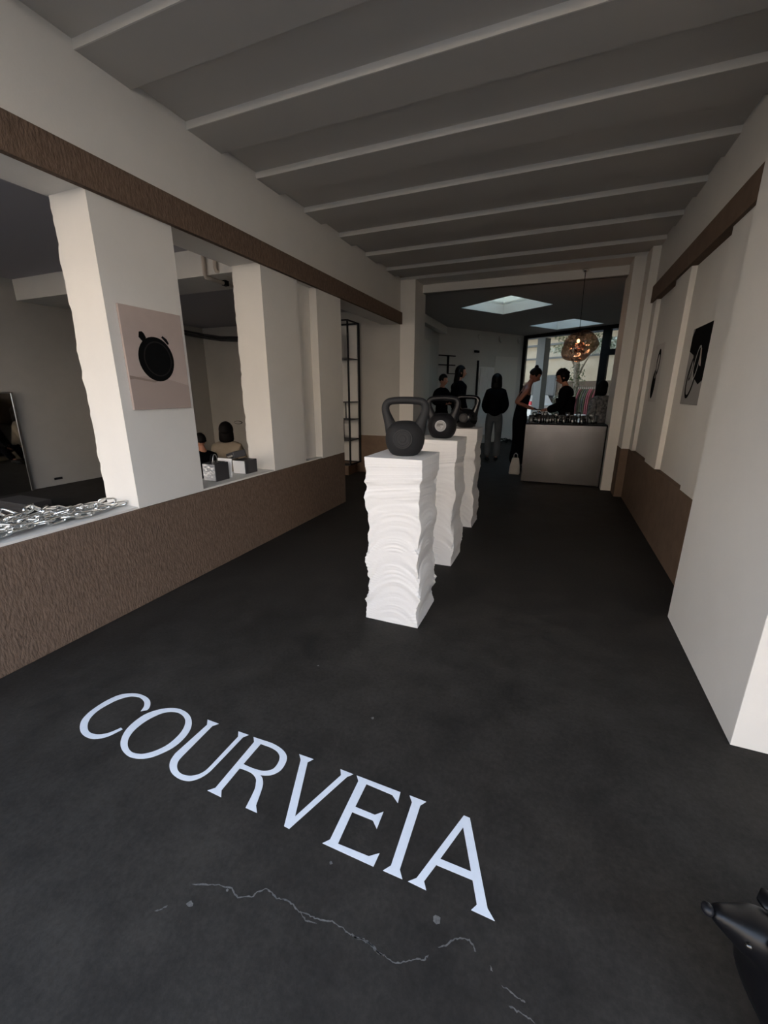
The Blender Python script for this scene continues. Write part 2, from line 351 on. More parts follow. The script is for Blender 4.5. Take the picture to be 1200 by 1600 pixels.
# floor lettering outlines, cracks and filler spots, floor coordinates
LETTERS =  {"C":[[[-1.6737,1.0622],[-1.6758,1.0673],[-1.6788,1.0747],[-1.6827,1.0828],[-1.6875,1.0902],[-1.6933,1.0965],[-1.7001,1.1027],[-1.7078,1.1083],[-1.7161,1.1131],[-1.7254,1.1171],[-1.7356,1.1205],[-1.7461,1.123],[-1.7561,1.1245],[-1.7655,1.1248],[-1.7747,1.1241],[-1.7835,1.1225],[-1.7918,1.1205],[-1.7992,1.1183],[-1.8059,1.1157],[-1.8124,1.1121],[-1.8191,1.1069],[-1.8264,1.0999],[-1.8339,1.0912],[-1.841,1.0817],[-1.847,1.0717],[-1.8516,1.0611],[-1.8553,1.0498],[-1.8582,1.0383],[-1.8605,1.0275],[-1.8624,1.0173],[-1.8637,1.0075],[-1.8644,0.9979],[-1.8642,0.9885],[-1.8631,0.9791],[-1.8612,0.9699],[-1.8586,0.9609],[-1.8552,0.9524],[-1.8508,0.9443],[-1.8456,0.9365],[-1.8398,0.9293],[-1.8339,0.9227],[-1.8278,0.9169],[-1.8215,0.9118],[-1.8149,0.9071],[-1.808,0.9028],[-1.8007,0.8986],[-1.7931,0.8947],[-1.7853,0.8914],[-1.7776,0.8889],[-1.7699,0.8874],[-1.7623,0.8866],[-1.7546,0.8866],[-1.7468,0.8872],[-1.7388,0.8884],[-1.7307,0.8902],[-1.7227,0.8928],[-1.7149,0.8963],[-1.7073,0.9008],[-1.6997,0.9062],[-1.6926,0.9125],[-1.686,0.9196],[-1.6799,0.9288],[-1.6741,0.9398],[-1.6692,0.9501],[-1.6657,0.9573],[-1.6504,0.9536],[-1.6537,0.9446],[-1.6583,0.9318],[-1.6636,0.9183],[-1.6688,0.9074],[-1.6738,0.8999],[-1.6789,0.894],[-1.6843,0.889],[-1.6904,0.8842],[-1.6971,0.8793],[-1.7042,0.8746],[-1.7121,0.8706],[-1.7208,0.8675],[-1.7308,0.8654],[-1.7418,0.8642],[-1.7533,0.8638],[-1.7645,0.8641],[-1.7756,0.8652],[-1.7868,0.8671],[-1.7978,0.8698],[-1.8083,0.8731],[-1.8184,0.8773],[-1.8282,0.8823],[-1.8376,0.8879],[-1.8465,0.8939],[-1.8549,0.9002],[-1.8628,0.9071],[-1.8702,0.9145],[-1.8765,0.9226],[-1.8818,0.9317],[-1.8862,0.9416],[-1.8898,0.9519],[-1.8926,0.9623],[-1.8946,0.9727],[-1.8959,0.9833],[-1.8964,0.9941],[-1.8964,1.0053],[-1.896,1.0171],[-1.895,1.0294],[-1.8933,1.0418],[-1.8906,1.054],[-1.887,1.0661],[-1.8826,1.0782],[-1.8771,1.0897],[-1.8704,1.0999],[-1.8621,1.1085],[-1.8524,1.116],[-1.842,1.1224],[-1.8316,1.1279],[-1.8213,1.1326],[-1.8109,1.1364],[-1.8001,1.1393],[-1.7885,1.1413],[-1.7757,1.1424],[-1.7619,1.1426],[-1.7483,1.142],[-1.7358,1.1408],[-1.7247,1.1388],[-1.7143,1.1361],[-1.7048,1.1329],[-1.696,1.1291],[-1.6879,1.1248],[-1.6805,1.1198],[-1.674,1.1145],[-1.6683,1.1094],[-1.6634,1.1041],[-1.6593,1.0985],[-1.6561,1.0933],[-1.6538,1.0888],[-1.6528,1.0851],[-1.653,1.0819],[-1.6537,1.0794],[-1.6541,1.0776]]],"O":[[[-1.5553,1.1326],[-1.5429,1.1369],[-1.5304,1.1399],[-1.5176,1.1416],[-1.5043,1.1421],[-1.4902,1.1414],[-1.4754,1.1395],[-1.4608,1.1365],[-1.4472,1.1324],[-1.4344,1.1272],[-1.4223,1.1207],[-1.4109,1.1134],[-1.4007,1.1055],[-1.3914,1.097],[-1.383,1.0878],[-1.3756,1.078],[-1.3694,1.0677],[-1.3644,1.057],[-1.3604,1.0456],[-1.3574,1.034],[-1.3555,1.0221],[-1.3543,1.0099],[-1.3541,0.9972],[-1.355,0.9847],[-1.3569,0.9727],[-1.3601,0.9615],[-1.3645,0.9507],[-1.3697,0.9402],[-1.3755,0.9301],[-1.3818,0.92],[-1.3886,0.9102],[-1.3961,0.9009],[-1.4044,0.8929],[-1.4135,0.886],[-1.4234,0.8801],[-1.4339,0.8751],[-1.4446,0.8709],[-1.4556,0.8676],[-1.467,0.8651],[-1.4788,0.8637],[-1.4908,0.8633],[-1.5037,0.8644],[-1.5172,0.8668],[-1.5305,0.87],[-1.5428,0.8737],[-1.5537,0.8777],[-1.5638,0.8822],[-1.5732,0.8874],[-1.5822,0.8932],[-1.5908,0.8998],[-1.5989,0.9072],[-1.6064,0.9151],[-1.6134,0.9236],[-1.6199,0.9326],[-1.626,0.9422],[-1.6312,0.9523],[-1.6356,0.9629],[-1.6388,0.9742],[-1.6411,0.9861],[-1.6424,0.9984],[-1.6429,1.0106],[-1.6427,1.0229],[-1.6416,1.0354],[-1.6393,1.0477],[-1.6353,1.0596],[-1.6294,1.071],[-1.6217,1.0819],[-1.6128,1.0924],[-1.6031,1.102],[-1.5923,1.111],[-1.5804,1.1193],[-1.5678,1.1267]],[[-1.5353,1.1148],[-1.5264,1.1174],[-1.5164,1.1197],[-1.5058,1.1212],[-1.4954,1.1215],[-1.485,1.1205],[-1.4745,1.1183],[-1.4642,1.1153],[-1.4547,1.1116],[-1.4458,1.1072],[-1.4375,1.1022],[-1.4298,1.0964],[-1.4227,1.0897],[-1.4162,1.0821],[-1.4102,1.0736],[-1.4049,1.0645],[-1.4004,1.0552],[-1.3967,1.0455],[-1.3938,1.0355],[-1.3917,1.025],[-1.3904,1.0142],[-1.3899,1.0026],[-1.39,0.9905],[-1.3911,0.9784],[-1.3934,0.9669],[-1.3971,0.9559],[-1.402,0.9453],[-1.4077,0.9352],[-1.4138,0.9261],[-1.4204,0.9179],[-1.4277,0.9104],[-1.4351,0.9039],[-1.4421,0.8985],[-1.4481,0.8945],[-1.4537,0.8916],[-1.4594,0.8895],[-1.4659,0.8877],[-1.4732,0.8858],[-1.4812,0.8842],[-1.4896,0.8832],[-1.4979,0.8832],[-1.5065,0.8843],[-1.5152,0.8863],[-1.524,0.8891],[-1.5325,0.8925],[-1.5407,0.8966],[-1.5489,0.9015],[-1.5567,0.9069],[-1.5638,0.9128],[-1.5703,0.919],[-1.5763,0.9256],[-1.5816,0.9329],[-1.5863,0.9409],[-1.5904,0.9499],[-1.594,0.9596],[-1.5967,0.9701],[-1.5985,0.9813],[-1.5992,0.9935],[-1.5991,1.0068],[-1.598,1.0203],[-1.5958,1.0332],[-1.5922,1.0458],[-1.5873,1.0584],[-1.5819,1.0701],[-1.5768,1.0798],[-1.5725,1.0868],[-1.5683,1.0919],[-1.5641,1.0959],[-1.5593,1.0999],[-1.5541,1.1042],[-1.5487,1.1082],[-1.5425,1.1118]]],"U":[[[-1.3411,1.1406],[-1.2751,1.1407],[-1.2923,1.1196],[-1.2871,0.9474],[-1.2866,0.9431],[-1.286,0.9369],[-1.2849,0.9301],[-1.2831,0.924],[-1.2804,0.9187],[-1.2771,0.9136],[-1.2732,0.9087],[-1.2687,0.9042],[-1.2635,0.8999],[-1.2576,0.8957],[-1.2513,0.892],[-1.2448,0.889],[-1.238,0.8869],[-1.2309,0.8854],[-1.2235,0.8846],[-1.216,0.8845],[-1.2082,0.885],[-1.2001,0.8863],[-1.1921,0.8883],[-1.1847,0.8908],[-1.1779,0.894],[-1.1716,0.8979],[-1.1658,0.9023],[-1.1607,0.9069],[-1.1565,0.9118],[-1.1529,0.9171],[-1.15,0.9227],[-1.1476,0.9285],[-1.146,0.9353],[-1.1451,0.9429],[-1.1447,0.9499],[-1.1443,0.9548],[-1.1429,1.1148],[-1.1621,1.1392],[-1.1063,1.1403],[-1.1208,1.1212],[-1.1258,0.9567],[-1.126,0.9513],[-1.1263,0.9437],[-1.1271,0.9352],[-1.1288,0.9269],[-1.1313,0.919],[-1.1345,0.9107],[-1.1385,0.9027],[-1.1433,0.8954],[-1.149,0.8887],[-1.1555,0.8823],[-1.1628,0.8767],[-1.1709,0.8722],[-1.1802,0.8689],[-1.1905,0.8666],[-1.2013,0.8653],[-1.2123,0.8648],[-1.2237,0.8652],[-1.2357,0.8667],[-1.2475,0.8688],[-1.2583,0.8716],[-1.268,0.875],[-1.277,0.8791],[-1.2853,0.8837],[-1.2928,0.8888],[-1.2995,0.8944],[-1.3054,0.9004],[-1.3106,0.9069],[-1.3151,0.9139],[-1.3189,0.9221],[-1.3219,0.9314],[-1.3243,0.9399],[-1.326,0.9459],[-1.3197,1.1155]]],"R":[[[-1.0794,1.1393],[-1.0731,1.1395],[-1.0643,1.1397],[-1.0535,1.14],[-1.0413,1.1404],[-1.0269,1.141],[-1.0104,1.1418],[-0.9934,1.1422],[-0.9777,1.1418],[-0.9633,1.1403],[-0.9495,1.1381],[-0.9366,1.1354],[-0.9248,1.132],[-0.9143,1.1282],[-0.9048,1.1238],[-0.8964,1.1188],[-0.8892,1.1132],[-0.8833,1.1071],[-0.8787,1.1004],[-0.8751,1.0931],[-0.8723,1.0851],[-0.8702,1.076],[-0.8688,1.0659],[-0.8686,1.056],[-0.8696,1.0469],[-0.8723,1.0388],[-0.8764,1.0311],[-0.8812,1.0243],[-0.8862,1.0184],[-0.8913,1.014],[-0.8968,1.0105],[-0.9026,1.0078],[-0.9083,1.0052],[-0.9146,1.0026],[-0.9214,1.0004],[-0.9275,0.9986],[-0.9317,0.9973],[-0.9286,0.9959],[-0.924,0.9941],[-0.9189,0.9916],[-0.9141,0.9885],[-0.9097,0.9846],[-0.9051,0.9801],[-0.9008,0.975],[-0.8968,0.9696],[-0.8937,0.9645],[-0.891,0.9593],[-0.8883,0.953],[-0.8849,0.9443],[-0.8802,0.9313],[-0.8746,0.9152],[-0.8695,0.9003],[-0.866,0.8901],[-0.8441,0.8683],[-0.895,0.8683],[-0.8978,0.8806],[-0.9018,0.8989],[-0.9064,0.9185],[-0.9105,0.934],[-0.9138,0.9434],[-0.9167,0.9496],[-0.9196,0.9542],[-0.9228,0.9591],[-0.9262,0.9645],[-0.9296,0.9697],[-0.9336,0.9744],[-0.9385,0.9786],[-0.9446,0.9824],[-0.9517,0.9858],[-0.9594,0.9887],[-0.9674,0.9909],[-0.9759,0.9922],[-0.985,0.9928],[-0.9941,0.993],[-1.0022,0.993],[-1.0098,0.9928],[-1.017,0.9922],[-1.0231,0.9915],[-1.0274,0.9911],[-1.0261,0.8894],[-1.0067,0.8667],[-1.0743,0.8684],[-1.0546,0.8878],[-1.0593,1.1182]],[[-1.026,1.1209],[-1.0162,1.1211],[-1.0022,1.1215],[-0.9871,1.1217],[-0.974,1.1213],[-0.9636,1.1204],[-0.9542,1.119],[-0.9456,1.1171],[-0.9377,1.1146],[-0.9303,1.1113],[-0.9237,1.1074],[-0.9177,1.1029],[-0.9126,1.0978],[-0.9083,1.0918],[-0.9048,1.0852],[-0.9021,1.0781],[-0.9003,1.0708],[-0.8992,1.063],[-0.8988,1.0546],[-0.8995,1.0464],[-0.9017,1.0394],[-0.9059,1.0334],[-0.9118,1.0282],[-0.9184,1.0237],[-0.9251,1.02],[-0.9314,1.0173],[-0.9379,1.0156],[-0.9449,1.0143],[-0.9525,1.0132],[-0.961,1.0123],[-0.9703,1.0116],[-0.9798,1.0112],[-0.9893,1.011],[-0.9996,1.0111],[-1.0105,1.0116],[-1.0202,1.0122],[-1.0271,1.0125]]],"V":[[[-0.8437,1.1384],[-0.7758,1.1395],[-0.7902,1.118],[-0.7105,0.9082],[-0.6364,1.1169],[-0.6514,1.1396],[-0.5936,1.1386],[-0.6109,1.1192],[-0.7047,0.864],[-0.7265,0.8655],[-0.8229,1.1174]]],"E":[[[-0.5785,1.1388],[-0.3949,1.1367],[-0.389,1.0928],[-0.4196,1.115],[-0.5275,1.1193],[-0.5277,1.0213],[-0.4498,1.0207],[-0.4256,1.0429],[-0.4242,0.978],[-0.4484,0.9996],[-0.5292,0.9995],[-0.5253,0.884],[-0.4141,0.8873],[-0.385,0.9094],[-0.3878,0.8652],[-0.5741,0.8661],[-0.5563,0.8862],[-0.5622,1.1191]]],"I":[[[-0.3587,1.1377],[-0.2942,1.1367],[-0.3099,1.1149],[-0.3072,0.8889],[-0.2906,0.8664],[-0.3554,0.8661],[-0.3372,0.8889],[-0.342,1.1151]]],"A":[[[-0.1552,1.1381],[-0.1333,1.137],[-0.0346,0.889],[-0.0109,0.8664],[-0.0781,0.8672],[-0.0651,0.8865],[-0.0886,0.9457],[-0.2038,0.9451],[-0.2268,0.8864],[-0.2138,0.8656],[-0.2724,0.8673],[-0.2508,0.8861]],[[-0.1488,1.096],[-0.097,0.9678],[-0.1967,0.9673]]]}
CRACKS =  [[(-0.884, 0.613), (-0.843, 0.627), (-0.808, 0.64), (-0.767, 0.65), (-0.747, 0.642), (-0.73, 0.637), (-0.693, 0.654), (-0.684, 0.67), (-0.668, 0.687), (-0.644, 0.684), (-0.619, 0.679), (-0.595, 0.685), (-0.566, 0.683), (-0.541, 0.676), (-0.51, 0.68), (-0.49, 0.679), (-0.456, 0.688), (-0.433, 0.692), (-0.399, 0.688), (-0.373, 0.685), (-0.337, 0.686), (-0.313, 0.686), (-0.299, 0.68), (-0.275, 0.677)], [(-0.373, 0.683), (-0.341, 0.688), (-0.319, 0.688), (-0.301, 0.678), (-0.276, 0.678), (-0.24, 0.675), (-0.217, 0.69), (-0.196, 0.704), (-0.174, 0.71), (-0.165, 0.725)], [(-0.146, 0.748), (-0.128, 0.76), (-0.11, 0.781), (-0.094, 0.792), (-0.069, 0.796), (-0.055, 0.789), (-0.048, 0.779)], [(-0.011, 0.765), (-0.001, 0.756)], [(0.023, 0.737), (0.046, 0.735), (0.069, 0.728), (0.082, 0.728)], [(0.045, 0.706), (0.062, 0.705), (0.084, 0.705), (0.106, 0.699)], [(-0.538, 0.677), (-0.514, 0.665), (-0.478, 0.671)], [(-0.93, 0.519), (-0.915, 0.53), (-0.908, 0.543)]]
SPOTS = [(-0.849, 0.57), (-0.166, 0.808), (-0.641, 1.437), (-0.519, 0.825), (-0.773, 0.64), (-1.877, 0.978), (-1.074, 1.675)]

# ------------------------------------------------------------------ the setting
rnd = random.Random(7)
BEAMS = [0.46, 1.21, 1.955, 2.70, 3.435, 4.18, 4.92, 5.67, 6.415]

fl = struct('floor', B(-8.2, 3.2, -0.8, 16.2, -0.12, 0.0), M['floor'])
mb = MB()
for lp in CRACKS:                       # pale filled cracks, a hair proud of the concrete
    L = len(lp)
    pts = []
    for i in range(L - 1):
        for k in range(4):
            t = k / 4; pts.append((lp[i][0] * (1 - t) + lp[i + 1][0] * t + rnd.uniform(-.002, .002), lp[i][1] * (1 - t) + lp[i + 1][1] * t + rnd.uniform(-.002, .002)))
    pts.append(lp[-1]); vs_ = []; fs = []
    for i, p in enumerate(pts):
        q = pts[min(i + 1, len(pts) - 1)]; p0 = pts[max(i - 1, 0)]
        d = Vector((q[0] - p0[0], q[1] - p0[1], 0)).normalized(); nn = Vector((-d.y, d.x, 0))
        w = (0.0008 + 0.0018 * rnd.random()) * (1 if 0 < i < len(pts) - 1 else .2)
        vs_ += [Vector((p[0], p[1], .0006)) + nn * w, Vector((p[0], p[1], .0006)) - nn * w]
        if i: k = 2 * i; fs.append((k - 2, k - 1, k + 1, k))
    mb.add(vs_, fs)
c_ = mb.build('crack', M['crack'], fl); c_['kind'] = 'stuff'
for i, (x, y) in enumerate(SPOTS):
    r_ = (0.011, 0.014, 0.008, 0.006, 0.005, 0.010, 0.007)[i]
    mb = MB(); n_ = 9
    lp = [(x + r_ * rnd.uniform(.6, 1.15) * math.cos(2 * PI * k / n_), y + r_ * rnd.uniform(.5, 1.0) * math.sin(2 * PI * k / n_)) for k in range(n_)]
    mb.prism([lp], 0.0, .0008); mb.build('filler_spot', M['crack'], fl)

# gallery ceiling: slab with shallow dropped beams across
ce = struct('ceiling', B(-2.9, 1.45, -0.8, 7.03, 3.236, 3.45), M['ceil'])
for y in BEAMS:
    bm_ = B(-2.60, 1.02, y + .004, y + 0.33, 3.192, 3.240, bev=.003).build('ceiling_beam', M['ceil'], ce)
    B(-2.60, 1.02, y - .002, y + .006, 3.190, 3.240).build('lit_beam_edge', M['paint'], bm_)  # lighter paint stands in for the daylight caught by the beam fronts
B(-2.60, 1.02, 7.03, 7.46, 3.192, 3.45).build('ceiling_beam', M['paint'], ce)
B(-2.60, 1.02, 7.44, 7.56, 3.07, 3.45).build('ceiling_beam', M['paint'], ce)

# left side: low brown wall, pillars between openings, upper wall, brown band
wl_ = struct('wall_left', B(-2.9, -2.565, -0.5, 4.92, 0.0, 0.685, bev=.008), M['brown'])
B(-2.9, -2.578, -0.5, 4.36, 0.684, 0.700).build('sill_ledge', M['paint'], wl_)
B(-2.9, -2.565, -0.5, 7.07, 2.555, 3.236).build('upper_wall', M['paint'], wl_)
B(-2.57, -2.53, -0.5, 7.05, 2.54, 2.717).build('brown_band', M['brown'], wl_)


def pillar(y0, y1, seed, parent):
    """plaster pillar whose edge towards the side room is broken and wavy"""
    rr = random.Random(seed); n_ = 90; mb_ = MB(); vs_ = []; fs = []
    kn = [rr.uniform(-1, 1) for _ in range(60)]
    def wob(t, k):
        i = int(t * k); f = t * k - i; f = f * f * (3 - 2 * f); return kn[i % 60] * (1 - f) + kn[(i + 1) % 60] * f
    for i in range(n_ + 1):
        t = i / n_; z = 0.69 + t * (2.555 - 0.69)
        d = 0.008 * wob(t, 11) + 0.006 * wob(t, 46) - 0.009 * abs(wob(t, 27))
        if t > .97 or t < .02: d *= .3
        for (x, y) in ((-2.567, y0), (-2.567, y1), (-2.88 + d, y1), (-2.88 + d, y0)): vs_.append((x, y, z))
    for i in range(n_):
        for k in range(4): q = (k + 1) % 4; fs.append((i * 4 + k, i * 4 + q, (i + 1) * 4 + q, (i + 1) * 4 + k))
    fs += [(0, 1, 2, 3), tuple(n_ * 4 + k for k in (3, 2, 1, 0))]
    mb_.add(vs_, fs); return mb_.build('pillar', M['paint'], parent)


pillar(1.885, 2.460, 3, wl_)
pillar(3.400, 3.980, 8, wl_)
B(-2.88, -2.66, 3.97, 4.36, 0.69, 2.555).build('recessed_panel', M['paint'], wl_)
B(-2.88, -2.567, 4.35, 4.915, 0.68, 2.555).build('pillar', M['paint'], wl_)

# passage at the end of the left side
wb_ = struct('wall_passage', B(-4.7, -2.565, 7.06, 7.26, 0.0, 3.236), M['side_wall'])
B(-4.7, -2.566, 7.03, 7.07, 0.0, 0.69).build('wainscot', M['brown2'], wb_)

# piers that frame the step into the far room
pf = struct('wall_left_pier', B(-2.566, -2.31, 7.035, 7.60, 0.0, 3.236), M['paint'])
pa = struct('wall_right_pier', B(0.755, 1.45, 7.035, 7.75, 0.0, 3.236), M['paint'])

# right side
wr_ = struct('wall_right', B(1.04, 1.45, 1.90, 7.04, 0.0, 3.236), M['paint'])
B(0.992, 1.05, 3.00, 7.04, 0.0, 0.695, bev=.004).build('brown_dado', M['brown2'], wr_)
B(0.992, 1.05, 2.95, 7.04, 2.56, 3.236).build('upper_wall', M['paint'], wr_)
for (a, b_) in ((3.0, 3.93), (4.92, 5.47), (6.42, 7.04)):
    B(0.993, 1.05, a, b_, 0.69, 2.57).build('pilaster', M['paint'], wr_)
B(0.966, 1.045, 3.0, 6.68, 2.545, 2.735).build('brown_band', M['brown2'], wr_)
B(0.898, 1.0, 6.655, 7.04, 0.69, 3.20).build('pilaster', M['paint'], wr_)
B(0.893, 1.0, 6.650, 7.04, 0.0, 0.692).build('brown_dado', M['brown2'], wr_)
B(0.838, 1.45, 1.875, 3.014, 0.0, 3.236, bev=.003).build('front_pillar', M['paint'], wr_)
wn_ = struct('wall_right_entrance', B(1.45, 3.2, 1.875, 2.1, 0.0, 3.4), M['paint'])
struct('wall_entrance_side', B(3.0, 3.2, -0.8, 1.9, 0.0, 3.4), M['paint'])
struct('ceiling_entrance', B(1.4, 3.2, -0.8, 1.9, 3.236, 3.4), M['ceil'])
struct('trim_lintel', B(-7.6, 3.2, -0.82, -0.55, 3.4, 11.0), M['facade'])  # unseen front carried far above the opening to keep sun off the street
struct('wall_facade_left', B(-14.0, -7.6, -0.82, -0.5, 0.0, 11.0), M['facade'])
struct('wall_facade_right', B(3.2, 9.0, -0.82, -0.55, 0.0, 11.0), M['facade'])

# side room seen through the openings
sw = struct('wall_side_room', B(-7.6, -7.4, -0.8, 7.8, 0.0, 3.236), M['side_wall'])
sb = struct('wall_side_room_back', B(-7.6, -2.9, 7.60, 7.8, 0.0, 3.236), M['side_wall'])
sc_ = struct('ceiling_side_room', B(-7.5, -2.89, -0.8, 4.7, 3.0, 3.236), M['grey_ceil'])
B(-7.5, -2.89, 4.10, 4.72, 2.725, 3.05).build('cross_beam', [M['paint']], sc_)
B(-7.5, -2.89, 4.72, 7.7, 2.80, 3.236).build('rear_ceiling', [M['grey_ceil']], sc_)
# far room, turned against the gallery
W0 = Vector((-1.11, 13.9, 0)); U = Vector((.838, -.546, 0)); N = Vector((.546, .838, 0))
FR = Matrix(((U.x, N.x, 0, W0.x), (U.y, N.y, 0, W0.y), (0, 0, 1, 0), (0, 0, 0, 1)))      # local x along the windows, y outwards
sky1 = [(-1.98, 8.96), (-.94, 8.19), (-.27, 9.28), (-1.29, 10.0)]
sky2 = [(-.85, 11.89), (.15, 11.17), (.856, 12.2), (-.22, 12.86)]
outer = [(-3.3, 7.5), (1.62, 7.5), (1.62, 12.25), (-1.11, 14.03), (-1.35, 14.0), (-3.3, 11.2)]
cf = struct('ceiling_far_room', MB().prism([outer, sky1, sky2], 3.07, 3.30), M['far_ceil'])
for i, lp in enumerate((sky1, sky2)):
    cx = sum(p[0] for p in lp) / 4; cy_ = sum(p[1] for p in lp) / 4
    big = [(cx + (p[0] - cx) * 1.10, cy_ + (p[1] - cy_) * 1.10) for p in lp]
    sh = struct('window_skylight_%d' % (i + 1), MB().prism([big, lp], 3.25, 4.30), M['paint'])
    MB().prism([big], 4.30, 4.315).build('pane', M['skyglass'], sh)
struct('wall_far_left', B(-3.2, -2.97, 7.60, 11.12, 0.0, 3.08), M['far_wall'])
B(-2.975, -2.955, 8.6, 10.2, 0.0, 2.62).build('door_panel', M['paint'], tag(empty('door_1'), kind='structure'))
tag(B(-2.97, -2.82, 8.9, 11.3, 2.90, 3.07, bev=.01).build('trim_duct', M['paint']), kind='structure')
wfb = struct('wall_far_back', B(-0.15, 0.0, -3.55, 0.03, 0.0, 3.08, T=FR), M['far_wall'])
struct('wall_far_right', B(1.52, 1.7, 7.6, 12.3, 0.0, 3.08), M['far_wall'])

# glazed front of the far room
w1 = struct('window_1', B(0.0, 3.35, -0.03, 0.05, 2.98, 3.07, T=FR), M['dark'])
for (a, b_, z0, z1) in ((0.0, 0.10, 0, 3.0), (2.40, 2.60, 0, 3.0), (3.2, 3.35, 0, 3.0), (0.1, 3.2, 0, 0.08), (2.6, 3.2, 2.36, 2.50)):
    B(a, b_, -0.03, 0.05, z0, z1, T=FR).build('window_frame', M['dark'], w1)
for (a, b_) in ((0.1, 2.4), (2.6, 3.2)):
    B(a, b_, 0.008, 0.016, 0.08, 2.98, T=FR).build('pane', M['glass'], w1)
# ground outside
struct('ground_street', B(-30, 30, -40, -0.8, -0.14, -0.02), M['pave'])
struct('ground_courtyard', B(-9.0, 12.0, 0.05, 9, -0.1, -0.01, T=FR), M['pave'])
struct('roof', B(-7.8, 1.7, -0.54, 7.2, 3.46, 11.0), M['facade'])  # unseen upper-floor block, height shaped so its shadow covers street and lower facades
struct('roof_passage', B(-7.8, -2.5, 6.9, 7.9, 3.236, 3.5), M['facade'])

# houses over the street, behind the viewer, and round the courtyard
for i, (x0, x1, h) in enumerate(((-24, -9, 8.6), (-9, 2.5, 9.2), (2.5, 18, 8.0))):
    hb = tag(empty('street_house', ((x0 + x1) / 2, -15, 0)), ('tall', 'middle', 'wide lower')[i] + ' rendered house across the street, ' + ('towards the side room', 'facing the open entrance', 'beyond the front pillar')[i], 'building', 'houses across the street')
    w_ = (x1 - x0) / 2
    B(-w_ + .01, w_ - .01, -4, 0, -.02, h).build('wall', M['facade'], hb); B(-w_ + .02, w_ - .02, -4, .3, h, h + .25).build('cornice', M['pave'], hb)
    for k in range(3):
        for zz in (1.0, 3.6, 6.2):
            f_ = B(-w_ + 1.2 + k * (w_ * .6), -w_ + 2.3 + k * (w_ * .6), -.05, .05, zz, zz + 1.6).build('window', M['darkwin'], hb)

# ------------------------------------------------------------------ floor lettering
lt = tag(empty('floor_lettering', (-0.9, 1.0, 0)), 'large white serif word COURVEIA laid flat on the dark floor', 'lettering')
GAP = {'C': 0, 'O': 0}
for ch in 'COURVEIA':
    loops = [[(p[0] + .9, p[1] - 1.0) for p in lp] for lp in LETTERS[ch]]
    MB().prism(loops, 0.0008, 0.0022).build('letter', M['white'], lt)

# ------------------------------------------------------------------ pedestals
def pedestal(x0, x1, y0, y1, h, seed, label):
    rr = random.Random(seed); mb_ = MB(); n_ = 26; lay = 250
    knots = [(0, 0.0)]; p = -0.3
    ks = []
    while p < h + .5:
        ks.append((p, rr.uniform(-1, 1))); p += rr.choice((.022, .035, .05, .075, .10)) * rr.uniform(.8, 1.2)
    def wave(q):
        for i in range(len(ks) - 1):
            if ks[i][0] <= q < ks[i + 1][0]:
                t = (q - ks[i][0]) / (ks[i + 1][0] - ks[i][0]); t = t ** 1.7 if i % 2 else 1 - (1 - t) ** 1.7
                return ks[i][1] * (1 - t) + ks[i + 1][1] * t
        return 0
    fine = [rr.uniform(-1, 1) for _ in range(400)]
    def fn(q):
        q = (q + .5) * 110; i = int(q); f = q - i; return fine[i % 400] * (1 - f) + fine[(i + 1) % 400] * f
    zones = [rr.uniform(0, 1) for _ in range(14)]
    ring = []
    for k in range(4 * n_):
        s_ = (k % n_) / n_ * 2 - 1; sd = k // n_
        ring.append(((s_, -1), (1, s_), (-s_, 1), (-1, -s_))[sd] + (s_, sd))
    hx, hy = (x1 - x0) / 2, (y1 - y0) / 2; cx, cy2 = (x0 + x1) / 2, (y0 + y1) / 2
    vs_ = []; fs = []; W = len(ring)
    for j in range(lay + 1):
        z = h * j / lay; t = z / h
        env = min(1, max(0, (1 - t) / .24)) ** .8 * min(1, .35 + t * 6)
        arch = .125 * min(1, max(0, (.80 - t) / .3)) * (1 if t > .0 else 0)
        zn = zones[int(t * 13)]
        waist = -.012 * math.sin(PI * min(1, t * 1.05)) if t < .95 else 0
        ox = .010 * env * math.sin(t * 17 + seed) + .004 * env * math.sin(t * 41 + seed * 2)
        for (ax, ay, s_, sd) in ring:
            slant = .03 * s_ * (1 if sd == 0 else -1)
            q = z + arch * s_ * s_ - slant * env
            edge = abs(s_) ** 3
            d = env * (.0105 * wave(q) * (.13 + .87 * edge) + .0035 * fn(q * .28) * edge + .0022 * fn(q * .6) * edge) + env * .0020 * fn(q) * (zn * 1.4) + .0012 * fn(q * 1.7) * (1.0 if t > .86 else .4) + waist * (.5 + .5 * edge)
            vs_.append((cx + ax * (hx + d) + ox, cy2 + ay * (hy + d), z))
    for j in range(lay):
        for k in range(W): q = (k + 1) % W; fs.append((j * W + k, j * W + q, (j + 1) * W + q, (j + 1) * W + k))
    fs.append(tuple(range(W))[::-1]); fs.append(tuple(lay * W + k for k in range(W)))
    mb_.add(vs_, fs); o = mb_.build('pedestal', M['plaster'], None, smooth=True)
    o.data.set_sharp_from_angle(angle=R(28))
    return tag(o, label, 'pedestal', 'white draped plaster pedestals')


pedestal(-1.037, -.677, 2.240, 2.620, 1.080, 4, 'front white plaster pedestal of the row, its folded sides fully seen')
pedestal(-1.065, -.705, 3.285, 3.665, 1.080, 11, 'middle white plaster pedestal, half hidden behind the front one')
pedestal(-1.105, -.745, 4.430, 4.790, 1.080, 23, 'rearmost and smallest-looking white plaster pedestal')


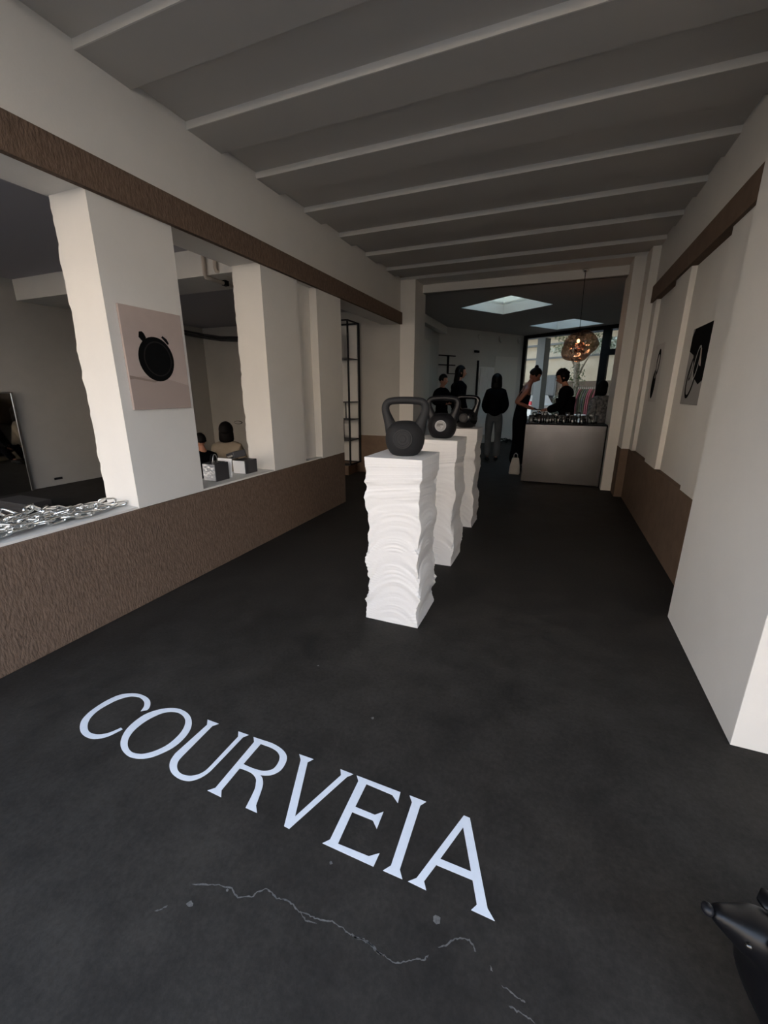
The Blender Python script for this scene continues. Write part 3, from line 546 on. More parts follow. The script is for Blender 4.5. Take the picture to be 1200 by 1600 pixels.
# ------------------------------------------------------------------ kettlebells
def kettlebell(loc, rz, mt, ring_mat, label, style):
    t = tag(empty('kettlebell', loc, rz), label, 'kettlebell', 'kettlebells on the pedestals')
    prof = [(0.0, 0), (.066, 0), (.078, .004), (.092, .016), (.108, .042), (.1175, .072), (.120, .100), (.117, .130), (.108, .160), (.090, .184), (.062, .199), (.030, .205), (0, .206)]
    MB().lathe(prof, 40, sy=.96).build('body', mt, t, smooth='all')
    half = [(.080, .140, .042), (.092, .182, .036), (.106, .220, .029), (.119, .258, .0245), (.1205, .288, .0235), (.108, .310, .0225), (.084, .320, .0215), (.045, .3235, .0215), (0, .3245, .0215)]
    pts = [(-x, 0, z) for x, z, r_ in half] + [(x, 0, z) for x, z, r_ in half[-2::-1]]
    rs = [r_ for x, z, r_ in half] + [r_ for x, z, r_ in half[-2::-1]]
    # smooth the path
    P2, R2 = [], []
    for i in range(len(pts) - 1):
        for k in range(4):
            q = k / 4; p0, p1, p2, p3 = [Vector(pts[max(0, min(len(pts) - 1, i + d))]) for d in (-1, 0, 1, 2)]
            P2.append(.5 * ((2 * p1) + (-p0 + p2) * q + (2 * p0 - 5 * p1 + 4 * p2 - p3) * q * q + (-p0 + 3 * p1 - 3 * p2 + p3) * q ** 3)); R2.append(rs[i] * (1 - q) + rs[i + 1] * q)
    P2.append(Vector(pts[-1])); R2.append(rs[-1])
    MB().tube(P2, R2, 16).build('handle', mt, t, smooth='all')
    Rx = Matrix.Translation((0, -.1085, .107)) @ Matrix.Rotation(PI / 2 - R(3), 4, 'X')
    if style == 'relief':
        MB().lathe([(0, .0105), (.020, .0105), (.022, .0085), (.036, .0085), (.038, .0105), (.047, .0105), (.049, .008), (.058, .007), (.060, -.004), (0, -.01)], 40, T=Rx).build('embossed_disc', mt, t, smooth=True)
    elif style == 'print':
        e = MB().lathe([(0, .009), (.037, .009), (.0375, .008), (.0375, -.008), (0, -.008)], 40, T=Rx).build('badge', M['grey_metal'], t, smooth=True)
        MB().lathe([(.0385, -.008), (.0385, .0105), (.045, .0105), (.046, .009), (.046, -.008)], 40, T=Rx).build('badge_ring', M['grey_print'], e, smooth=True)
        for k, (a, b_, zz) in enumerate(((-.026, .018, .016), (-.028, .022, .008), (-.030, .006, .000))):
            MB().box(a, b_, zz - .0022, zz + .0022, .0085, .0096, T=Rx).build('badge_bar', M['dark'], e)
        MB().prism([[(-.002, .002), (.022, .004), (.024, -.001), (.008, -.026), (.000, -.026), (.012, -.004), (-.002, -.004)]], .0085, .0100, T=Rx).build('badge_figure', M['grey_print'], e)
    else:
        MB().lathe([(0, .007), (.026, .007), (.028, .0095), (.040, .0095), (.043, .006), (.050, .004), (.051, -.006), (0, -.008)], 40, T=Rx).build('embossed_disc', M['rubber2'], t, smooth=True)
    return t


kettlebell((-.842, 2.415, 1.0803), R(12), M['rubber'], None, 'matte charcoal kettlebell with embossed disc on the front pedestal', 'relief')
kettlebell((-.880, 3.475, 1.0803), R(7), M['rubber2'], None, 'black kettlebell with pale round badge on the middle pedestal', 'print')
kettlebell((-.905, 4.620, 1.0803), R(-6), M['gloss'], None, 'glossy black kettlebell on the rearmost pedestal', 'gloss')

# ------------------------------------------------------------------ chain heaped on the left sill
def chain():
    t = tag(empty('chain', (-2.74, 1.5, .70)), 'heavy polished steel chain heaped along the left sill', 'chain')
    link_pts = []
    a_, b_ = .030, .0188
    for k in range(20):
        th = 2 * PI * k / 20; x = math.cos(th) * b_; y = math.sin(th) * b_ + (a_ if math.sin(th) > 0 else -a_) * min(1, abs(math.sin(th)) * 6)
        link_pts.append((0, y, x))
    me = MB().tube(link_pts, .0076, 8, closed=True).mesh('chain_link', M['chrome'], 'all')
    rr = random.Random(5); n_all = 0
    for sidx, (ya, yb, xb, amp, lift, ph) in enumerate(((.95, 1.84, -2.66, .022, .009, 0), (.95, 1.80, -2.72, .03, .014, 1.2), (.95, 1.74, -2.79, .025, .012, 2.6), (.95, 1.86, -2.70, .04, .034, .7),
                                                       (.95, 1.62, -2.75, .035, .046, 3.3), (.95, 1.55, -2.68, .03, .042, 4.1), (1.0, 1.50, -2.72, .03, .070, 5.0), (1.05, 1.36, -2.76, .02, .082, 2.0))):
        y = ya; k = 0
        while y < yb:
            def P_(q):
                fall = min(1, max(0, (yb - q) / .12))
                return Vector((xb + amp * math.sin(q * 13 + ph) + .012 * math.sin(q * 37 + ph * 2), q, .006 + max(.004, (lift * 1.2) * fall + .010 * math.sin(q * 21 + ph) * (lift > .02))))
            p = P_(y); d = (P_(y + .02) - P_(y - .02)).normalized()
            o = bpy.data.objects.new('chain_link', me); C.objects.link(o); o.parent = t
            roll = (R(22) if k % 2 else R(68)) + rr.uniform(-.3, .3)
            q_ = d.to_track_quat('Y', 'Z') @ Euler((rr.uniform(-.12, .12), roll, rr.uniform(-.15, .15))).to_quaternion()
            o.rotation_euler = q_.to_euler(); o.location = p - Vector((-2.74, 1.5, 0)) + Vector((0, 0, .0115))
            y += .072 * max(.55, abs(d.y)); k += 1; n_all += 1
    return t


chain()

# ------------------------------------------------------------------ grey boxes and bags on the second sill
def sill_things():
    t = tag(empty('box_bag', (-2.755, 2.80, .70)), 'charcoal box bag with foil front and upright ring handles on sill', 'bag', None)
    MB().box(-.07, .073, -.073, .085, 0, .155, bev=.004).build('body', M['box_grey'], t)
    MB().box(-.068, .066, -.077, -.071, .006, .148).build('foil_front', M['box_silver'], t)
    for k, x in enumerate((.02, .047)):
        pts = [(x, -.04 + .03 * math.cos(a), .150 + .085 * math.sin(a)) for a in [PI * q / 10 for q in range(11)]]
        MB().tube(pts, .0045, 6).build('handle', M['dark'] if k == 0 else M['alu'], t, smooth='all')
    MB().box(-.05, .06, -.03, .06, .153, .161).build('lid', M['box_grey'], t)
    c_ = MB().box(-.085, .085, -.003, .003, 0, .17, T=Matrix.Rotation(R(-6), 4, 'X')).build('card_sheet', M['card'], None, loc=(-2.775, 2.925, .702))
    tag(c_, 'white card standing behind the foil-fronted box bag', 'card')
    t2 = tag(empty('paper_box', (-2.75, 3.185, .70)), 'charcoal box with crinkled white paper front near second pillar', 'box')
    MB().box(-.080, .072, -.078, .085, 0, .128, bev=.004).build('body', M['box_grey'], t2)
    MB().box(-.078, .060, -.082, -.076, .004, .124).build('paper_front', M['card'], t2)
    t3 = tag(empty('clutch_bag', (-2.76, 3.10, .829)), 'dark flat clutch with metal chain clasp tilted on top of box', 'bag')
    T3 = Matrix.Rotation(R(-14), 4, 'Y') @ Matrix.Rotation(R(-30), 4, 'Z')
    MB().box(-.12, .10, -.06, .06, .026, .085, T=T3, bev=.008).build('body', M['box_grey'], t3)
    for k in range(5):
        T4 = T3 @ Matrix.Translation((-.05 + .028 * k, -.062, .05)) @ Matrix.Rotation(R(55 if k % 2 else -55), 4, 'X')
        MB().tube([(.017 * math.cos(a), .010 * math.sin(a), 0) for a in [2 * PI * q / 12 for q in range(12)]], .0038, 6, closed=True).build('clasp_link', M['alu'], t3, smooth='all').data.transform(T4)


sill_things()

# ------------------------------------------------------------------ pictures
def panel(name, label, x, y0, y1, z0, z1, thick, face, mt):
    """canvas on a wall that faces along x; face = +1 looks to +x"""
    t = tag(empty(name, (x, (y0 + y1) / 2, z0)), label, 'picture')
    w = (y1 - y0) / 2
    xs = (0, thick) if face > 0 else (-thick, 0)
    MB().box(xs[0], xs[1], -w, w, 0, z1 - z0, bev=.003).build('canvas', mt, t)
    T = Matrix(((0, 0, face, face * thick), (1, 0, 0, 0), (0, 1, 0, 0), (0, 0, 0, 1)))     # print drawn in (y, z)
    return t, T


t, T = panel('canvas_print', 'pinkish canvas print of a black round lidded object on first pillar', -2.5655, 1.955, 2.425, 1.34, 1.975, .016, 1, M['pink_paper'])
def ell(cx, cz, a, b_, rot=0, n=40):
    return [(cx + a * math.cos(q) * math.cos(rot) - b_ * math.sin(q) * math.sin(rot), cz + a * math.cos(q) * math.sin(rot) + b_ * math.sin(q) * math.cos(rot)) for q in [2 * PI * k / n for k in range(n)]]
MB().prism([[(-.232, .003), (.232, .003), (.232, .16), (.05, .20), (-.08, .215), (-.232, .205)]], .0002, .0008, T=T).build('printed_ground', M['pink_shadow'], t)
MB().prism([[(-.232, .215), (-.06, .19), (-.02, .185), (-.05, .175), (-.2, .195), (-.232, .19)]], .0008, .0012, T=T).build('printed_shadow', mat('printed shadow', (.27, .21, .18), .8), t)
MB().prism([ell(-.010, .325, .138, .142)], .0008, .0016, T=T).build('printed_disc', M['print_black'], t)
MB().prism([ell(.0, .328, .108, .112), ell(.0, .328, .100, .104)], .0016, .0020, T=T).build('printed_ring', M['print_mid'], t)
MB().prism([[(-.125, .455), (-.118, .488), (-.096, .492), (-.082, .480), (-.07, .455), (-.10, .43)]], .0008, .0016, T=T).build('printed_lug', M['print_black'], t)
MB().prism([[(.048, .470), (.060, .480), (.090, .462), (.105, .436), (.095, .425), (.07, .45)]], .0008, .0016, T=T).build('printed_lug', M['print_black'], t)

t, T = panel('canvas_print', 'tall pale print with black looped straps, nearer of two on right wall', 1.0395, 3.97, 4.58, 1.352, 1.972, .014, -1, M['print_grey'])
MB().prism([[(-.303, .30), (-.303, .617), (.24, .617), (.30, .56), (.30, .44), (.16, .40), (.04, .22), (-.12, .16), (-.25, .20)]], .0004, .0010, T=T).build('printed_ground', M['print_black'], t)
MB().prism([ell(.10, .24, .115, .200, .35), ell(.10, .24, .088, .170, .35)], .0010, .0016, T=T).build('printed_strap', M['print_black'], t)
MB().prism([ell(.02, .33, .06, .14, .25), ell(.02, .33, .046, .12, .25)], .0014, .0020, T=T).build('printed_strap', M['print_light'], t)
MB().prism([ell(.13, .30, .035, .11, .3), ell(.13, .30, .024, .09, .3)], .0014, .0020, T=T).build('printed_strap', M['print_mid'], t)
MB().prism([[(-.10, .30), (-.06, .31), (-.02, .43), (-.05, .44)]], .0014, .0020, T=T).build('printed_glint', M['pink_paper'], t)

t, T = panel('canvas_print', 'small pale print of a black clasp shape, farther of two on right wall', 1.0395, 5.62, 6.12, 1.345, 1.985, .014, -1, mat('pale print ground', (.62, .59, .56), .7))
MB().prism([ell(.06, .20, .095, .165, .12)], .0004, .0010, T=T).build('printed_body', M['print_black'], t)
MB().prism([ell(-.02, .44, .085, .145, .1), ell(-.02, .43, .050, .095, .1)], .0004, .0012, T=T).build('printed_loop', M['print_black'], t)
MB().prism([ell(.02, .36, .030, .10, .1), ell(.02, .36, .018, .08, .1)], .0012, .0018, T=T).build('printed_loop', M['print_light'], t)

t = tag(empty('notice_sheet', (-6.63, 7.599, .55)), 'faint framed sheet with a dark ring print on side room back wall', 'picture')
MB().box(-.27, .27, -.02, 0, 0, .50).build('canvas', M['side_wall'], t)
MB().prism([ell(.0, .25, .12, .035), ell(-.01, .25, .105, .026)], .0005, .002, T=Matrix(((1, 0, 0, 0), (0, 0, -1, -.02), (0, 1, 0, 0), (0, 0, 0, 1)))).build('printed_ring', M['print_mid'], t)

# ------------------------------------------------------------------ pipes, cable track, mirror in the side room
t = tag(empty('heating_pipes', (-3.76, 4.05, 2.6)), 'pair of cream bent pipes on the white cross beam', 'pipe')
for dx, zz in ((-.075, .10), (.085, .15)):
    pts = [(dx, .02, .395), (dx, .02, zz + .03), (dx, .03, zz), (dx + .02, .07, zz - .035 + .03), (dx + .03, .62, zz - .01)]
    MB().tube(pts, .021, 10).build('pipe', M['pipe'], t, smooth='all')
    MB().box(dx + .0, dx + .055, .28, .34, zz - .03, zz + .035).build('pipe_clip', M['dark'], t)
t = tag(empty('cable_track', (-7.37, 6.2, 2.665)), 'dark curved curtain track under side room ceiling', 'track')
for k, dz in enumerate((0.0, -.055)):
    MB().tube([(0, -.5, .09 + dz), (.0, .5, .03 + dz), (.02, 1.0, .01 + dz), (.10, 1.30, -.01 + dz), (.5, 1.36, -.07 + dz), (1.2, 1.37, -.11 + dz), (2.6, 1.37, -.13 + dz)], .022 if k == 0 else .028, 8).build('track_bar', M['rail'], t, smooth='all')
t = tag(empty('leaning_mirror', (-7.37, 2.9, 0)), 'tall frameless-looking mirror with thin metal edge against side room wall', 'mirror')
Tm = Matrix.Rotation(R(2), 4, 'Y')
MB().box(0, .02, -.85, .80, 0.0, 1.44, T=Tm).build('glass', M['mirror'], t)
for (a, b_, z0, z1) in ((.80, .825, 0, 1.46), (-.875, -.85, 0, 1.46), (-.85, .80, 1.44, 1.46)):
    MB().box(-.005, .03, a, b_, z0, z1, T=Tm).build('frame', M['alu'], t)
for k in range(3):
    o = MB().box(-.32, .32, -.14, .14, 0, .055, bev=.008).build('black_case', M['box_grey'], None, loc=(-6.10 + .02 * k, 2.93 + .015 * (k % 2), .0 + .0555 * k))
    tag(o, ('lowest', 'middle', 'top')[k] + ' flat black case of the small stack before the mirror', 'case', 'flat cases stacked by the mirror')

# ------------------------------------------------------------------ black shelf frame in the passage
t = tag(empty('display_shelf', (-3.32, 7.0, 0)), 'tall black steel shelf frame standing in the dark passage', 'shelf')
def bar(x0, x1, y0, y1, z0, z1, nm='frame_bar', m_='dark'): return MB().box(x0, x1, y0, y1, z0, z1).build(nm, M[m_], t)
for x in (-1.10, -.02):
    for y in (-.42, 0):
        bar(x, x + .025, y, y + .025, 0.19, 2.60, 'post')
for z in (.19, 2.58):
    for y in (-.42, 0): bar(-1.08, -.02, y, y + .022, z, z + .022)
    for x in (-1.10, -.02): bar(x, x + .022, -.40, .0, z, z + .022)
bar(-1.08, -.02, -.40, .02, 1.28, 1.295, 'shelf_board', 'box_grey'); bar(-1.08, -.02, -.40, .02, .62, .64, 'shelf_board', 'box_grey')
bar(-1.08, -.02, -.40, .02, .98, .995, 'shelf_board', 'box_grey'); bar(-1.08, -.02, -.40, .02, 2.00, 2.012, 'shelf_board', 'box_grey')
bar(-.33, -.315, -.2, -.185, 2.01, 2.58, 'divider'); bar(-.27, -.255, -.2, -.185, 1.55, 2.0, 'divider'); bar(-.19, -.175, -.2, -.185, 1.0, 1.28, 'divider'); bar(-.24, -.225, -.2, -.185, .64, .98, 'divider')
bar(-1.06, -.03, -.01, .0, .21, 2.57, 'back_panel', 'far_wall')
o = MB().box(-.30, .05, -.20, .17, 0, .17, bev=.01).build('shelf_plinth', M['wood'], None, loc=(-3.42, 6.80, .005)); tag(o, 'brown wooden block under the black shelf frame', 'box')
t = tag(empty('framed_sample', (-3.62, 6.72, 2.013)), 'dark green sample board standing on the upper shelf', 'board')
MB().box(-.10, .06, -.02, .02, 0, .42, bev=.004).build('board', mat('dark green board', (.03, .045, .035), .5), t); MB().box(.06, .10, -.01, .01, .20, .23).build('clip', M['alu'], t)
t = tag(empty('shelf_kettlebell', (-3.72, 6.80, .642)), 'small black weight on a lower shelf of the steel frame', 'weight')
MB().lathe([(0, 0), (.05, 0), (.075, .04), (.075, .09), (.04, .13), (0, .14)], 16).build('body', M['gloss'], t, smooth='all')
MB().tube([(-.05, 0, .11), (-.06, 0, .17), (-.03, 0, .205), (.03, 0, .205), (.06, 0, .17), (.05, 0, .11)], .013, 8).build('handle', M['gloss'], t, smooth='all')

# ------------------------------------------------------------------ steel counter, glasses, lamp
t = tag(empty('bar_counter', (.155, 7.20, 0)), 'boxy brushed steel bar counter at the end of the gallery', 'counter')
MB().box(-.595, .580, .004, .55, .02, .955, bev=.004).build('body', M['steel'], t)
MB().box(-.595, .595, .0, .56, .956, .970, bev=.002).build('worktop', M['dark'], t)
MB().box(.583, .600, .02, .55, .0, .955).build('gap_shade_strip', M['dark'], t)  # black strip standing in for the shade in the gap beside the pier
MB().box(-.55, .55, .04, .5, 0, .025).build('plinth', M['dark'], t)

gp = tag(empty('tumbler', (0, 0, 0)), '', 'glass', 'glasses on the steel counter')
gm = MB().lathe([(0, .0), (.028, .0), (.031, .006), (.036, .13), (.0345, .13), (.0295, .012), (0, .010)], 16).mesh('bowl', M['tumbler'], 'all')
gs = MB().lathe([(0, 0), (.030, 0), (.030, .003), (.005, .008), (.0045, .070), (.012, .078), (.034, .105), (.038, .140), (.033, .175), (.0315, .175), (.036, .140), (.032, .108), (0, .082)], 16).mesh('bowl', M['tumbler'], 'all')
bpy.data.objects.remove(gp)
rr = random.Random(12)
where = ['at the left end of the counter', 'in front of the bent woman', 'between the two people at the bar', 'in front of the man in black', 'right of the man in black', 'at the right end of the counter']
spots = []
for i in range(24):
    x = -.37 + i * .0415 + rr.uniform(-.004, .004); spots.append((x, 7.27 + .105 * (i % 3) + rr.uniform(-.01, .01), i % 4 == 1))
for i, (x, y, stem) in enumerate(spots):
    row = ('front', 'second', 'rear')[i % 3]
    o = tag(empty('wine_glass' if stem else 'tumbler', (x, y, .970)), '%s glass %s, %s row, %s of its four' % ('stemmed' if stem else 'straight', where[min(5, i // 4)], row, ('first', 'second', 'third', 'last')[i % 4]), 'glass', 'glasses on the steel counter')
    c_ = bpy.data.objects.new('bowl', gs if stem else gm); C.objects.link(c_); c_.parent = o

t = tag(empty('ice_bucket', (-.30, 7.62, .970)), 'small steel ice bucket behind the glasses on the counter', 'bucket')
MB().lathe([(0, 0), (.06, 0), (.08, .14), (.083, .145), (.077, .145), (.058, .01), (0, .008)], 24).build('bucket', M['chrome'], t, smooth='all')
MB().tube([(.08 * math.cos(a), 0, .14 + .05 * math.sin(a)) for a in [PI * q / 10 for q in range(11)]], .004, 6).build('handle', M['chrome'], t, smooth='all')

t = tag(empty('pendant_lamp', (.20, 7.50, 0)), 'smoked copper glass blob pendant lamp glowing over the counter', 'lamp')
MB().ball((-.02, -.12, 3.165), (.045, .045, .03), 10).build('canopy', M['chrome'], t, smooth='all')
MB().tube([(-.02, -.12, 3.16), (-.012, -.06, 2.8), (.0, .0, 2.37)], .0045, 6).build('cord', M['dark'], t, smooth='all')
b_ = MB(); n1, n2 = 22, 40; vs_ = []; fs = []
for i in range(n1 + 1):
    th = PI * i / n1
    for k in range(n2):
        a = 2 * PI * k / n2; d = Vector((math.sin(th) * math.cos(a), math.sin(th) * math.sin(a), math.cos(th)))
        r_ = .235 + .035 * d.x * (d.z > -.9) * max(0, .6 + d.z) + .02 * math.sin(2 * a + 1) * math.sin(th) + .03 * max(0, -d.z) * (-d.x) - .045 * max(0, d.z) ** 2 * .5 + .012 * math.sin(5 * th + a)
        vs_.append(Vector((d.x * r_ + .01, d.y * r_, d.z * r_ * .98 + 2.145)))
for i in range(n1):
    for k in range(n2): q = (k + 1) % n2; fs.append((i * n2 + k, i * n2 + q, (i + 1) * n2 + q, (i + 1) * n2 + k))
b_.add(vs_, fs).build('lamp_shade', M['copper'], t, smooth='all')
MB().tube([(0, 0, 2.37), (0, 0, 2.27)], .022, 12).build('socket', M['dark'], t, smooth='all')
MB().ball((0, 0, 2.215), (.022, .022, .030), 8).build('bulb', M['bulb'], t, smooth='all')
b_ = MB(); rr = random.Random(3)
for k in range(46):
    th = rr.uniform(.5, 2.7); a = rr.uniform(0, 2 * PI); r_ = rr.uniform(.03, .12)
    c0 = Vector((math.sin(th) * math.cos(a) * r_, math.sin(th) * math.sin(a) * r_, 2.11 + math.cos(th) * r_ * .8))
    e = Euler((rr.uniform(0, 6), rr.uniform(0, 6), rr.uniform(0, 6))).to_matrix(); s_ = rr.uniform(.016, .036)
    p = [c0 + e @ Vector(q) * s_ for q in ((-1, -.7, 0), (1, -.5, .1), (.8, .8, -.1), (-.7, .9, .15), (0, 0, .5))]
    b_.add(p, [(0, 1, 4), (1, 2, 4), (2, 3, 4), (3, 0, 4)])
b_.build('crumpled_core', M['facets'], t)
ld = bpy.data.lights.new('bulb_light', 'POINT'); ld.energy = 2.5; ld.color = (1, .66, .42); ld.shadow_soft_size = .03
lo = bpy.data.objects.new('bulb_light', ld); C.objects.link(lo); lo.location = (.20, 7.50, 2.215)

# ------------------------------------------------------------------ far room fittings
def onback(s_, z):      # s_ metres along the back wall from the window corner
    return W0 - N * s_ + Vector((0, 0, z))
Vd = -N
TB = lambda s_, z: Matrix.Translation(onback(s_, z)) @ Matrix(((Vd.x, U.x, 0, 0), (Vd.y, U.y, 0, 0), (0, 0, 1, 0), (0, 0, 0, 1)))   # x along wall, y into room
for i, (s_, z) in enumerate(((1.92, 2.915), (1.06, 2.91), (.24, 2.92))):
    o = MB().lathe([(0, .03), (.035, .03), (.038, .022), (.05, .022), (.058, .03), (.075, .028), (.080, 0), (0, 0)], 24, T=TB(s_, z) @ Matrix.Rotation(-PI / 2, 4, 'X')).build('wall_vent', M['far_wall'], None, smooth=True)
    tag(o, 'round wall vent, ' + ('leftmost of three high on the far wall', 'middle of three high on the far wall', 'nearest the window of three on far wall')[i], 'vent', 'round vents on the far wall')
t = tag(empty('radiator'), 'tall white ribbed radiator on the far wall', 'radiator')
MB().box(1.32, 1.92, .02, .05, .25, 2.14, T=TB(0, 0)).build('panel', M['card'], t)
for k in range(12):
    MB().box(1.335 + k * .048, 1.365 + k * .048, .05, .085, .27, 2.12, T=TB(0, 0)).build('rib', M['card'], t)
t = tag(empty('door_track'), 'dark vertical door track beside the ribbed radiator', 'track')
MB().box(1.94, 1.98, .01, .05, .0, 2.30, T=TB(0, 0)).build('post', M['dark'], t)
MB().box(1.95, 2.12, .01, .05, 2.50, 2.56, T=TB(0, 0)).build('bracket', M['dark'], t)
MB().box(.25, 1.25, .003, .02, .03, 2.45, T=TB(0, 0)).build('door_panel', M['paint'], tag(empty('door_2'), kind='structure'))
t = tag(empty('wall_rack'), 'black bar rack fixed high on the far wall', 'rack')
for (a, b_, z0, z1) in ((2.85, 3.42, 2.36, 2.385), (2.85, 3.42, 2.13, 2.155), (3.08, 3.12, 1.93, 2.38), (2.60, 3.10, 1.92, 1.94)):
    MB().box(a, b_, .02, .06, z0, z1, T=TB(0, 0)).build('bar', M['dark'], t)
t = tag(empty('white_bag', (-.605, 7.90, 0)), 'small off white tote bag with handles standing on the floor', 'bag')
b_ = MB(); vs_ = []
for (z, w, d) in ((0, .085, .05), (.02, .097, .058), (.16, .085, .048), (.30, .055, .022)):
    for (sx, sy) in ((-1, -1), (1, -1), (1, 1), (-1, 1)): vs_.append((sx * w, sy * d, z))
fs = [(3, 2, 1, 0), (12, 13, 14, 15)] + [(i * 4 + k, i * 4 + (k + 1) % 4, (i + 1) * 4 + (k + 1) % 4, (i + 1) * 4 + k) for i in range(3) for k in range(4)]
b_.add(vs_, fs).build('body', M['offwhite'], t)
for y in (-.02, .02):
    MB().tube([(-.035, y, .29), (-.03, y, .36), (0, y, .385), (.03, y, .36), (.035, y, .29)], .006, 6).build('handle', M['offwhite'], t, smooth='all')
t = tag(empty('power_cable', (-1.35, 13.0, 0)), 'tangle of dark cable on the floor below the far wall', 'cable')
MB().tube([(.30 * math.sin(k * .9) * (.4 + .03 * k), .16 * math.cos(k * 1.3), .015 + .05 * (k % 3)) for k in range(16)], .012, 6).build('cable', M['dark'], t, smooth='all')

o = MB().box(0, .012, -.06, .06, 0, .035, bev=.003).build('wall_socket', M['dark'], None, loc=(-7.40, 4.126, .09)); tag(o, 'small dark socket plate low on the grey side room wall', 'socket')

# ------------------------------------------------------------------ the courtyard behind the glass
def frp(u, w, z=0): p = FR @ Vector((u, w, z)); return p


t = tag(empty('courtyard_house'), 'beige courtyard house wall with gutter and dark shop panes outside', 'building')
MB().box(-7.5, 6.0, 5.0, 5.4, 1.88, 7.0, T=FR).build('wall', M['wallb'], t)
MB().box(-7.5, 6.0, 5.0, 5.4, -.01, 1.88, T=FR).build('boarded_base', M['bandb'], t)
for z, d in ((2.78, .06), (3.30, .14), (3.62, .22)):
    MB().box(-7.5, 6.0, 5.0 - d, 5.0, z, z + .07, T=FR).build('cornice', M['colgrey'], t)
for (a, b_) in ((-3.2, -2.65), (-2.6, -2.05)):
    f_ = MB().box(a, b_, 4.93, 5.0, 1.2, 2.15, T=FR).build('window_frame', M['colgrey'], t); MB().box(a + .05, b_ - .05, 4.91, 4.94, 1.25, 2.10, T=FR).build('pane', M['darkwin'], f_)
t = tag(empty('courtyard_post'), 'grey square post standing just outside the glass', 'post')
MB().box(-.33, -.05, 1.1, 1.38, -.01, 3.1, T=FR).build('post', M['colgrey'], t); MB().box(-.37, -.01, 1.06, 1.42, -.01, .12, T=FR).build('base', M['colgrey'], t)
t = tag(empty('courtyard_canopy'), 'slate blue canopy slanting over the courtyard', 'canopy')
MB().prism([[(-2.5, .3), (3.6, .3), (3.6, 1.7), (.7, 1.7), (-2.5, 1.0)]], 3.16, 3.20, T=FR).build('cloth', M['awn'], t)
for a in (.8, 2.2, 3.4): MB().box(a, a + .05, .3, 1.7, 3.10, 3.16, T=FR).build('rafter', M['dark'], t)
t = tag(empty('courtyard_roof'), 'shading flat roof over the courtyard', 'roof')
MB().box(-7.5, 6.0, .6, 3.4, 4.2, 4.3, T=FR).build('slab', M['facade'], t)
for a in (-7.2, 5.7): MB().box(a, a + .15, 3.1, 3.3, -.01, 4.2, T=FR).build('post', M['facade'], t)
struct('wall_courtyard_left', MB().box(-7.7, -7.5, 0.0, 5.4, -.01, 4.2, T=FR), M['wallb'])
struct('wall_courtyard_right', MB().box(6.0, 6.2, 0.0, 5.4, -.01, 4.2, T=FR), M['wallb'])
# tree
t = tag(empty('courtyard_tree'), 'pale barked tree with sparse leaves behind the lamp outside', 'tree')
rr = random.Random(21)
tp = [frp(.12, 3.0, -.01), frp(.14, 3.0, .8), frp(.02, 3.0, 1.6), frp(-.05, 3.0, 2.4), frp(-.12, 3.05, 3.2)]
MB().tube(tp, [.15, .12, .10, .085, .05], 12).build('trunk', M['bark'], t, smooth='all')
for a, b_ in (((-.05, 2.2), (-.6, 3.1)), ((-.05, 2.4), (.5, 3.3)), ((0, 1.9), (.4, 2.6))):
    MB().tube([frp(a[0], 3.0, a[1]), frp((a[0] + b_[0]) / 2, 2.95, (a[1] + b_[1]) / 2 + .05), frp(b_[0], 2.9, b_[1])], [.04, .03, .015], 8).build('branch', M['bark'], t, smooth='all')


def leaves(n_, cu, cw_, cz, ru, rw, rz_, size, m_, parent, seed, name='foliage'):
    r0 = random.Random(seed); b0 = MB()
    for k in range(n_):
        while True:
            q = Vector((r0.uniform(-1, 1), r0.uniform(-1, 1), r0.uniform(-1, 1)))
            if q.length < 1: break
        c0 = frp(cu + q.x * ru, cw_ + q.y * rw, cz + q.z * rz_); e = Euler((r0.uniform(0, 6), r0.uniform(0, 6), r0.uniform(0, 6))).to_matrix(); s_ = size * r0.uniform(.6, 1.3)
        p = [c0 + e @ Vector(v) * s_ for v in ((-1, 0, 0), (0, -.45, .08), (1, 0, 0), (0, .45, .08))]
        b0.add(p, [(0, 1, 2), (0, 2, 3)])
    return b0.build(name, m_, parent)


lf = leaves(420, -.1, 3.0, 3.3, .9, .7, .5, .05, M['leaf'], t, 1); lf['kind'] = 'stuff'
lf = leaves(160, .0, 3.0, 1.9, .32, .25, .55, .045, M['leaf'], t, 2); lf['kind'] = 'stuff'
t = tag(empty('silver_hedge'), 'pale silvery creeper over the courtyard wall top', 'creeper')
lf = leaves(1500, .2, 4.50, 3.05, 2.6, .2, .24, .055, M['leaf2'], t, 5); lf['kind'] = 'stuff'
lf = leaves(400, .2, 4.50, 3.12, 2.6, .2, .22, .06, M['leaf'], t, 6); lf['kind'] = 'stuff'
t = tag(empty('flowering_shrub'), 'low flowering shrub at the foot of the courtyard tree', 'shrub')
MB().tube([frp(.2, 2.0, -.01), frp(.2, 2.0, .7)], .03, 6).build('stem', M['bark'], t)
lf = leaves(700, .2, 2.0, 1.05, .34, .3, .55, .04, M['leaf2'], t, 8); lf['kind'] = 'stuff'
lf = leaves(500, .25, 1.95, .85, .4, .3, .45, .045, M['leaf'], t, 9); lf['kind'] = 'stuff'
